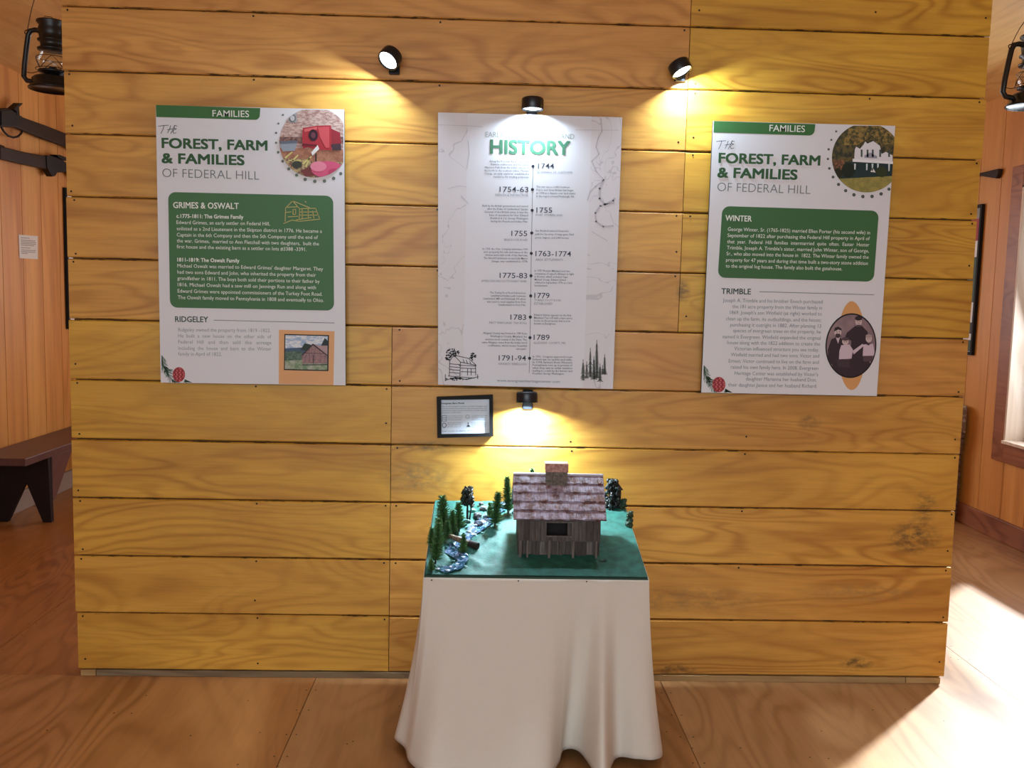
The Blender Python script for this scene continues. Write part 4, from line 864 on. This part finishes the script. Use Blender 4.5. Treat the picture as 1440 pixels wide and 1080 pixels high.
bush(860, 716, 23, 42, 'large dark model bush behind the right end of the barn', M_DKL, 170)
bush(885, 742, 9, 22, 'low green bush halfway along the right board edge', M_BUSHG, 45)
bush(876, 716, 9, 14, 'small green bush at the back right board corner', M_BUSHG, 40)
# birdhouse-like dark hut by the big bush
q1 = on_board(871, 714); m_ = dist_px(q1.y); hb = thing('model_hut', tuple(q1), 'tiny dark gabled hut poking out right of the large bush', 'model building')
w_ = MB(); w_.box((q1.x-5*m_, q1.y-.012, q1.z-.002), (q1.x+1*m_, q1.y+.012, q1.z+28*m_)); obj('wall', w_, [mat('hut_dark', S(30, 24, 22), .8)], hb)
r2 = MB(); r2.prism([(q1.x-8*m_, q1.y-.016, q1.z+27*m_), (q1.x+4*m_, q1.y-.016, q1.z+27*m_), (q1.x-2*m_, q1.y-.016, q1.z+35*m_)], (0, .032, 0)); obj('roof', r2, [mat('hut_roof', S(60, 44, 36), .7)], hb)
# fallen log across the creek
a, b_ = on_ter(626, 764), on_ter(671, 779); a.z += .016; b_.z += .0115; lg = thing('fallen_log', tuple(a.lerp(b_, .5)), 'grey fallen log lying across the model creek', 'log')
l = MB(); l.tube([a, a.lerp(b_, .3)+Vector((0, 0, .001)), a.lerp(b_, .72), b_], [.007, .008, .0085, .0105], 12); obj('log_body', l, [mottled('log_bark', S(60, 48, 40), S(150, 132, 112), 150, (1, 3, 3))], lg)
l = MB(); e0 = (b_-a).normalized(); l.tube([b_-e0*.03, b_-e0*.01, b_+e0*.001], [.0105, .0115, .011], 12); obj('dark_butt', l, [mat('charred', S(34, 26, 20), .8)], lg)
sl2 = MB(); pts = [a.lerp(b_, .04)+Vector((0, -.003, .0072)), a.lerp(b_, .5)+Vector((0, -.003, .0082))]; sl2.tube(pts, .003, 6); obj('pale_split', sl2, [mat('pale_wood', S(190, 172, 150), .7)], lg)
# creek boulders
M_ROCK = [mottled('rock_grey', S(70, 74, 78), S(120, 122, 124), 120), mottled('rock_teal', S(60, 110, 104), S(96, 140, 130), 120), mottled('rock_dark', S(36, 40, 50), S(70, 76, 92), 120)]
for k, (px_, py_, r, mi, lab) in enumerate(((632, 768, .014, 1, 'teal boulder under the upper end of the fallen log'), (650, 744, .012, 1, 'teal boulder between the left pines and the creek bend'), (656, 739, .011, 1, 'round boulder at the foot of the black umbrella tree'), (671, 732, .013, 0, 'grey boulder with a light top right of the umbrella tree trunk'), (672, 741, .014, 2, 'dark blue boulder in the middle of the creek'), (664, 721, .011, 1, 'teal rock at the head of the creek behind the umbrella tree'), (679, 722, .012, 0, 'grey rock at the back edge by the creek head'), (684, 735, .009, 2, 'small dark rock on the right bank of the upper creek'), (676, 716, .008, 0, 'smallest pale rock at the back board edge'), (724, 726, .012, 1, 'teal rock beside the left front of the barn roof'), (659, 752, .009, 0, 'small grey rock upstream of the fallen log'))):
    q1 = on_ter(px_, py_); rk = MB(); rk.blob(q1+Vector((0, 0, r*.35)), r, sub=2, jit=.14, sq=(1.15, .9, .75)); tag(obj('boulder', rk, [M_ROCK[mi]]), lab, 'rock', 'boulders along the model creek')
q1 = on_board(848, 792); tw = thing('twig_clump', tuple(q1), 'tiny dark twig clump in front of the barn corner', 'twig')
m2 = MB()
for k in range(9):
    a_ = rnd.uniform(0, 6.28); m2.tube([q1+Vector((0, 0, .001)), q1+Vector((.014*math.cos(a_), .01*math.sin(a_), rnd.uniform(.002, .012)))], [.0018, .0008], 5)
m2.blob(q1+Vector((0, 0, .003)), .0045, jit=.3); obj('stems', m2, [M_DKL], tw)

# ================================================================== HANGING LANTERNS
M_GLOBE = gm.copy(); M_GLOBE.name = 'lantern_glass'
M_RIM = mat('lantern_base', S(26, 26, 28), .22, .3)
def lantern(cx, y, cz0, h, label, apex):
    k = h; o = Vector((cx, y, cz0))
    t_ = thing('oil_lantern', (cx, y, cz0), label, 'lantern', 'oil lanterns hung from the ceiling')
    b0 = MB(); b0.lathe([(0, .012), (.30*k, .008), (.335*k, 0), (.34*k, .018*k), (.31*k, .05*k), (.29*k, .06*k), (.285*k, .15*k), (.25*k, .18*k), (.12*k, .2*k), (.11*k, .24*k), (0, .24*k)], o, n=32); obj('fuel_tank', b0, [M_RIM], t_)
    bu = MB(); bu.lathe([(.1*k, .2*k), (.13*k, .235*k), (.2*k, .25*k), (.2*k, .275*k), (.08*k, .29*k), (.05*k, .33*k), (0, .33*k)], o, n=24); obj('burner', bu, [M_BLACK], t_)
    gl_ = MB(); gl_.lathe([(.155*k, .27*k), (.2*k, .34*k), (.21*k, .4*k), (.19*k, .47*k), (.15*k, .54*k), (.14*k, .575*k)], o, n=28); obj('glass_globe', gl_, [M_GLOBE], t_)
    tp_ = MB(); tp_.lathe([(.0, .56*k), (.2*k, .565*k), (.205*k, .59*k), (.16*k, .61*k), (.16*k, .68*k), (.2*k, .7*k), (.2*k, .715*k), (.17*k, .73*k), (.18*k, .8*k), (.19*k, .86*k), (.17*k, .92*k), (.21*k, .965*k), (.205*k, .985*k), (.1*k, 1.01*k), (0, 1.015*k)], o, n=28); obj('chimney_top', tp_, [M_BLACK], t_)
    for s_ in (-1, 1):
        tb_ = MB(); P = [(s_*.26*k, .11*k), (s_*.38*k, .13*k), (s_*.425*k, .19*k), (s_*.41*k, .35*k), (s_*.375*k, .6*k), (s_*.345*k, .78*k), (s_*.31*k, .845*k), (s_*.24*k, .86*k), (s_*.15*k, .84*k)]
        tb_.tube([o+Vector((a_, 0, z)) for a_, z in P], .037*k, 12); obj('side_tube', tb_, [M_BLACK], t_)
    w_ = MB(); wr_ = .0014
    for zz, rr in ((.46, .215), (.29, .23)): w_.tube([o+Vector((rr*k*math.cos(q*.314), rr*k*math.sin(q*.314), zz*k)) for q in range(21)], wr_, 6)
    for a_ in (.4, 1.97, 3.54, 5.11):
        w_.tube([o+Vector((.22*k*math.cos(a_+d_), .22*k*math.sin(a_+d_), z*k)) for d_, z in ((-.75, .29), (-.3, .4), (0, .46), (.3, .4), (.75, .29))], wr_, 6)
    w_.tube([o+Vector((-.39*k, 0, .25*k)), o+Vector((-.3*k, 0, .24*k)), o+Vector((-.2*k, 0, .27*k))], wr_, 6); w_.tube([o+Vector((.39*k, 0, .25*k)), o+Vector((.3*k, 0, .24*k)), o+Vector((.2*k, 0, .27*k))], wr_, 6)
    w_.tube([o+Vector((-.12*k, 0, 1.0*k)), o+Vector((-.1*k, 0, 1.06*k)), o+Vector((0, 0, 1.05*k)), o+Vector((.05*k, 0, 1.0*k))], wr_, 6); obj('wire_guard', w_, [M_WIRE], t_)
    bl_ = MB(); A_ = Vector(apex); L_, R2 = o+Vector((-.36*k, 0, .82*k)), o+Vector((.36*k, 0, .82*k))
    def arc(p_, q_, bul): return [p_.lerp(q_, t)+bul*math.sin(t*math.pi) for t in [i/10 for i in range(11)]]
    bl_.tube(arc(L_, A_, Vector((-.03*k, 0, .06*k))), .0016, 6); bl_.tube(arc(A_, R2, Vector((.06*k, 0, .06*k))), .0016, 6)
    for p_ in (L_, R2): bl_.tube([p_+Vector((.009*math.cos(q*.7), 0, .009*math.sin(q*.7))) for q in range(10)], .0022, 6)
    obj('bail_handle', bl_, [M_WIRE], t_)
    hk = MB(); hk.tube([A_+Vector((.012*math.cos(q), 0, .012*math.sin(q)-.004)) for q in [-2.4+.5*i for i in range(8)]]+[Vector((A_.x, A_.y, CEIL))], .0022, 6); obj('ceiling_hook', hk, [M_BLACKM], t_)
ly_ = .62; P0 = hit(75, 127, 1, ly_); hL = 91*dist_px(ly_)
lantern(P0.x, ly_, P0.z, hL, 'black oil lantern hanging beside the left end of the partition', (P0.x-.015, ly_, 2.56))
ly2 = .62; P0 = hit(1450, 150, 1, ly2); hR = 98*dist_px(ly2)
lantern(P0.x, ly2, P0.z, hR, 'black oil lantern hanging in front of the right ceiling corner', (P0.x+.005, ly2, 2.56))

# ================================================================== LEFT WALL THINGS
def lwp(c_, x=LW+.025): return lambda a, b_: hit(c_[0]+a/c_[2], c_[1]+b_/c_[2], 0, x)
M_STOCK = mat('dark_walnut', S(46, 30, 22), .5, spec=.2); M_GUN = mat('gun_metal', S(28, 25, 23), .5, spec=.2)
P_ = lwp((0, 130, 8.31)); th_ = Vector((.032, 0, 0))
q0 = P_(400, 430); rf = thing('rifle', (LW, q0.y, q0.z), 'upper antique rifle on the left plank wall with trigger guard', 'rifle', 'antique rifles on the left wall')
m_ = MB(); a = [P_(x, y) for x, y in ((-60, 190), (40, 180), (110, 225), (215, 290), (480, 385), (750, 488))]; l_ = [P_(x, y) for x, y in ((745, 640), (480, 550), (240, 452), (120, 405), (20, 405), (-60, 395))]
e1, e2 = a[-1]+Vector((0, .14, .0)), l_[0]+Vector((0, .14, -.02)); m_.prism(a+[e1, e2]+l_, th_); obj('stock', m_, [M_STOCK], rf, bevel=.006)
f_ = MB(); z0 = a[0].z; f_.prism([a[0]+Vector((.002, .02, -.01)), l_[-1]+Vector((.002, .02, .012)), l_[-1]+Vector((.002, -.7, .03)), a[0]+Vector((.002, -.7, -.03))], Vector((.026, 0, 0))); obj('forestock', f_, [M_STOCK], rf, bevel=.004)
b0 = MB(); b0.tube([a[0]+Vector((.014, .0, -.004)), a[0]+Vector((.014, -.82, -.006))], .012, 12); obj('barrel', b0, [M_GUN], rf)
lk = MB(); lk.prism([P_(-60, 215), P_(60, 200), P_(130, 250), P_(200, 320), P_(150, 380), P_(-60, 380)], Vector((.037, 0, 0))); obj('lock_plate', lk, [M_GUN], rf, bevel=.002)
hm = MB(); hm.prism([P_(x, y) for x, y in ((80, 195), (95, 175), (155, 122), (185, 122), (180, 135), (140, 170), (150, 265), (120, 265), (110, 215))], Vector((.04, 0, 0))); obj('hammer', hm, [M_GUN], rf)
tg = MB(); tg.tube([P_(x, y)+Vector((.016, 0, 0)) for x, y in ((-20, 405), (15, 460), (60, 505), (120, 525), (175, 515), (215, 480), (228, 445), (222, 405))], .006, 8); obj('trigger_guard', tg, [M_GUN], rf)
q0 = P_(400, 800); rf = thing('rifle', (LW, q0.y, q0.z), 'lower antique rifle on the left plank wall, lock toward the partition', 'rifle', 'antique rifles on the left wall')
m_ = MB(); up_ = [P_(x, y) for x, y in ((-60, 628), (0, 640), (250, 700), (480, 740), (560, 745), (640, 770), (755, 835))]; lo_ = [P_(x, y) for x, y in ((760, 930), (650, 935), (500, 895), (250, 845), (0, 788), (-60, 775))]
m_.prism(up_+[up_[-1]+Vector((0, .3, -.05)), lo_[0]+Vector((0, .32, -.12))]+lo_, th_); obj('stock', m_, [M_STOCK], rf, bevel=.006)
f_ = MB(); f_.prism([up_[0]+Vector((.002, .02, -.006)), lo_[-1]+Vector((.002, .02, .006)), lo_[-1]+Vector((.002, -.5, .02)), up_[0]+Vector((.002, -.5, -.02))], Vector((.026, 0, 0))); obj('forestock', f_, [M_STOCK], rf, bevel=.004)
b0 = MB(); b0.tube([up_[1]+Vector((.016, 0, -.002)), up_[0]+Vector((.016, -.75, 0))], .012, 12); obj('barrel', b0, [M_GUN], rf)
lk = MB(); lk.prism([P_(x, y) for x, y in ((470, 735), (520, 735), (640, 780), (740, 850), (740, 920), (600, 930), (570, 975), (540, 982), (510, 930), (480, 880))], Vector((.04, 0, 0))); obj('lock_plate', lk, [M_GUN], rf, bevel=.002)
hm = MB(); hm.prism([P_(x, y) for x, y in ((580, 725), (620, 728), (690, 755), (725, 785), (715, 798), (660, 790), (600, 755))], Vector((.044, 0, 0))); obj('hammer', hm, [M_GUN], rf)
# paper notice
cs = [hit(x, y, 0, LW+.002) for x, y in ((26, 330), (53, 332), (53, 364.5), (27.5, 363))]
nt_ = thing('paper_notice', tuple((cs[2]+cs[3])/2), 'small white typed notice pinned to the left plank wall', 'notice')
m_ = MB(); m_.prism(cs, Vector((.001, 0, 0))); obj('sheet', m_, [ink(214, 206, 200)], nt_)
tx = MB()
for i, (v, w) in enumerate(((.14, .45), (.24, .75), (.31, .8), (.38, .8), (.45, .7), (.56, .5), (.66, .8), (.73, .75), (.8, .35))):
    L0, R0 = cs[0].lerp(cs[3], v), cs[1].lerp(cs[2], v); a, b_ = L0.lerp(R0, .1), L0.lerp(R0, .1+w); h_ = Vector((0, 0, .005)); o_ = Vector((.0014, 0, 0)); n_ = int(w*16)
    for k in range(n_):
        p_, q_ = a.lerp(b_, k/n_), a.lerp(b_, (k+.72)/n_); tx.add([p_+o_, q_+o_, q_+o_+h_, p_+o_+h_], [(0, 1, 2, 3)])
obj('typed_lines', tx, [ink(120, 112, 112)], nt_)
# framed posters on the side walls
fp = thing('framed_poster', (LW, 3.31, 1.072), 'black poster frame on the left wall, mostly behind the partition', 'poster frame')
m_ = MB()
for lo, hi in (((LW, 3.005, 1.072), (LW+.022, 3.027, 2.0)), ((LW, 3.593, 1.072), (LW+.022, 3.615, 2.0)), ((LW, 3.027, 1.072), (LW+.022, 3.593, 1.094)), ((LW, 3.027, 1.978), (LW+.022, 3.593, 2.0))): m_.box(lo, hi)
obj('frame', m_, [M_FRAMEB], fp, bevel=.002); m_ = MB(); m_.box((LW, 3.027, 1.094), (LW+.012, 3.593, 1.978)); obj('poster_sheet', m_, [M_WHITE], fp)
# bench along the left wall
M_BEN = plywood('bench_paint', S(96, 60, 54), S(80, 46, 42), S(96, 60, 54), S(80, 46, 42), (3, .6, 1), (60, 4, 4), rough=.42); M_BENSHADE = mat('bench_shaded', S(34, 18, 15), .6, spec=.2)  # leg boards get a darker bench colour that paints in their backlit shade
bx0, bx1, by0 = LW+.022, -1.068, 1.8
be = thing('plank_bench', (-1.23, 2.7, 0), 'long dark red plank bench with notched leg boards along the left wall', 'bench')
m_ = MB(); m_.box((bx0, by0, .378), (bx1, 3.75, .42), 0, seed=3); obj('seat', m_, [M_BEN], be, bevel=.004)
for y in (2.07, 3.45):
    xm = (bx0+bx1)/2; m_ = MB(); m_.prism([(bx0+.003, y, 0), (bx0+.05, y, 0), (xm+.01, y, .235), (bx1-.05, y, 0), (bx1-.002, y, 0), (bx1-.012, y, .378), (bx0+.003, y, .378)], (0, .035, 0)); obj('leg', m_, [M_BENSHADE], be, bevel=.002)
m_ = MB(); m_.prism([(bx1-.03, 2.105, .378), (bx1-.03, 2.36, .378), (bx1-.03, 2.13, .12), (bx1-.03, 2.105, .12)], (.026, 0, 0)); obj('brace', m_, [M_BEN], be, bevel=.002)
m_ = MB(); m_.prism([(bx1-.03, 3.45, .378), (bx1-.03, 3.2, .378), (bx1-.03, 3.43, .12), (bx1-.03, 3.45, .12)], (.026, 0, 0)); obj('brace', m_, [M_BEN], be, bevel=.002)

# ================================================================== RIGHT WALL THINGS
fp = thing('framed_poster', (RW, 2.72, 1.06), 'black framed poster on the right wall showing red and dark green print', 'poster frame')
y0, y1, z0, z1 = 2.405, 3.03, 1.058, 1.985; m_ = MB(); fx = RW-.022
for lo, hi in (((fx, y0, z0), (RW, y0+.02, z1)), ((fx, y1-.02, z0), (RW, y1, z1)), ((fx, y0+.02, z0), (RW, y1-.02, z0+.02)), ((fx, y0+.02, z1-.02), (RW, y1-.02, z1))): m_.box(lo, hi)
obj('frame', m_, [M_FRAMEB], fp, bevel=.002)
m_ = MB(); X = RW-.01
m_.box((X, y0+.02, z0+.02), (RW, y1-.02, z1-.02), 0)
def band(za, zb_, mi, ya=y0+.02, yb=y1-.02, l=1): m_.add([(X-.0005*l, ya, za), (X-.0005*l, ya, zb_), (X-.0005*l, yb, zb_), (X-.0005*l, yb, za)], [(0, 1, 2, 3)], mi)
band(1.9, 1.965, 3); band(1.765, 1.9, 1); band(1.385, 1.665, 2)
for k in range(14): band(1.1+(k*.0197), 1.11+k*.0197, 4, y0+.1, y0+.45)
band(1.19, 1.26, 4, y0+.03, y0+.06, 1); band(1.08, 1.15, 2, y0+.02, y0+.12, 1)
obj('poster_print', m_, [M_WHITE, ink(166, 70, 74), ink(70, 92, 80), ink(150, 150, 146), ink(70, 70, 74)], fp)
# butt of a rifle above it
q = [hit(x, y, 0, RW-.03) for x, y in ((1376, 236), (1404, 237), (1403, 244), (1400, 251), (1376, 247))]
rf = thing('rifle', (RW, 2.75, 2.18), 'antique rifle on the right wall, only its dark butt showing', 'rifle')
m_ = MB(); far = [q[0]+Vector((0, .45, -.03)), q[4]+Vector((0, .45, .0))]; m_.prism([q[1], far[0], far[1], q[4], q[3], q[2]], Vector((.03, 0, 0))); obj('stock', m_, [M_STOCK], rf, bevel=.005)
b0 = MB(); b0.tube([far[0]+Vector((.015, -.02, -.02)), far[0]+Vector((.015, .65, -.02))], .011, 12); obj('barrel', b0, [M_GUN], rf)
# rough bark post with a whitewashed cap
bp = thing('bark_post', (RW-.08, 2.52, 0), 'stacked rough bark post with a whitewashed block on top', 'post')
m_ = MB(); m_.box((RW-.13, 2.4, .572), (RW-.024, 2.64, .745)); obj('cap_block', m_, [mottled('whitewash', S(206, 190, 176), S(120, 96, 80), 40, (1, 1, 1), .28, .5)], bp, bevel=.004)
m_ = MB()
for k in range(16):
    z = .0+k*.0358; d_ = rnd.uniform(-.012, .012); m_.box((RW-.12+rnd.uniform(-.008, .008), 2.415+d_+(15-k)*.0015, z), (RW-.026, 2.63+d_, z+.033), 0, seed=k+1., tone=rnd.random())
obj('bark_stack', m_, [mottled('bark', S(70, 46, 38), S(126, 92, 80), 60, (1, 1, 3))], bp, bevel=.003)

COL.objects.unlink(_fo); bpy.data.objects.remove(_fo)
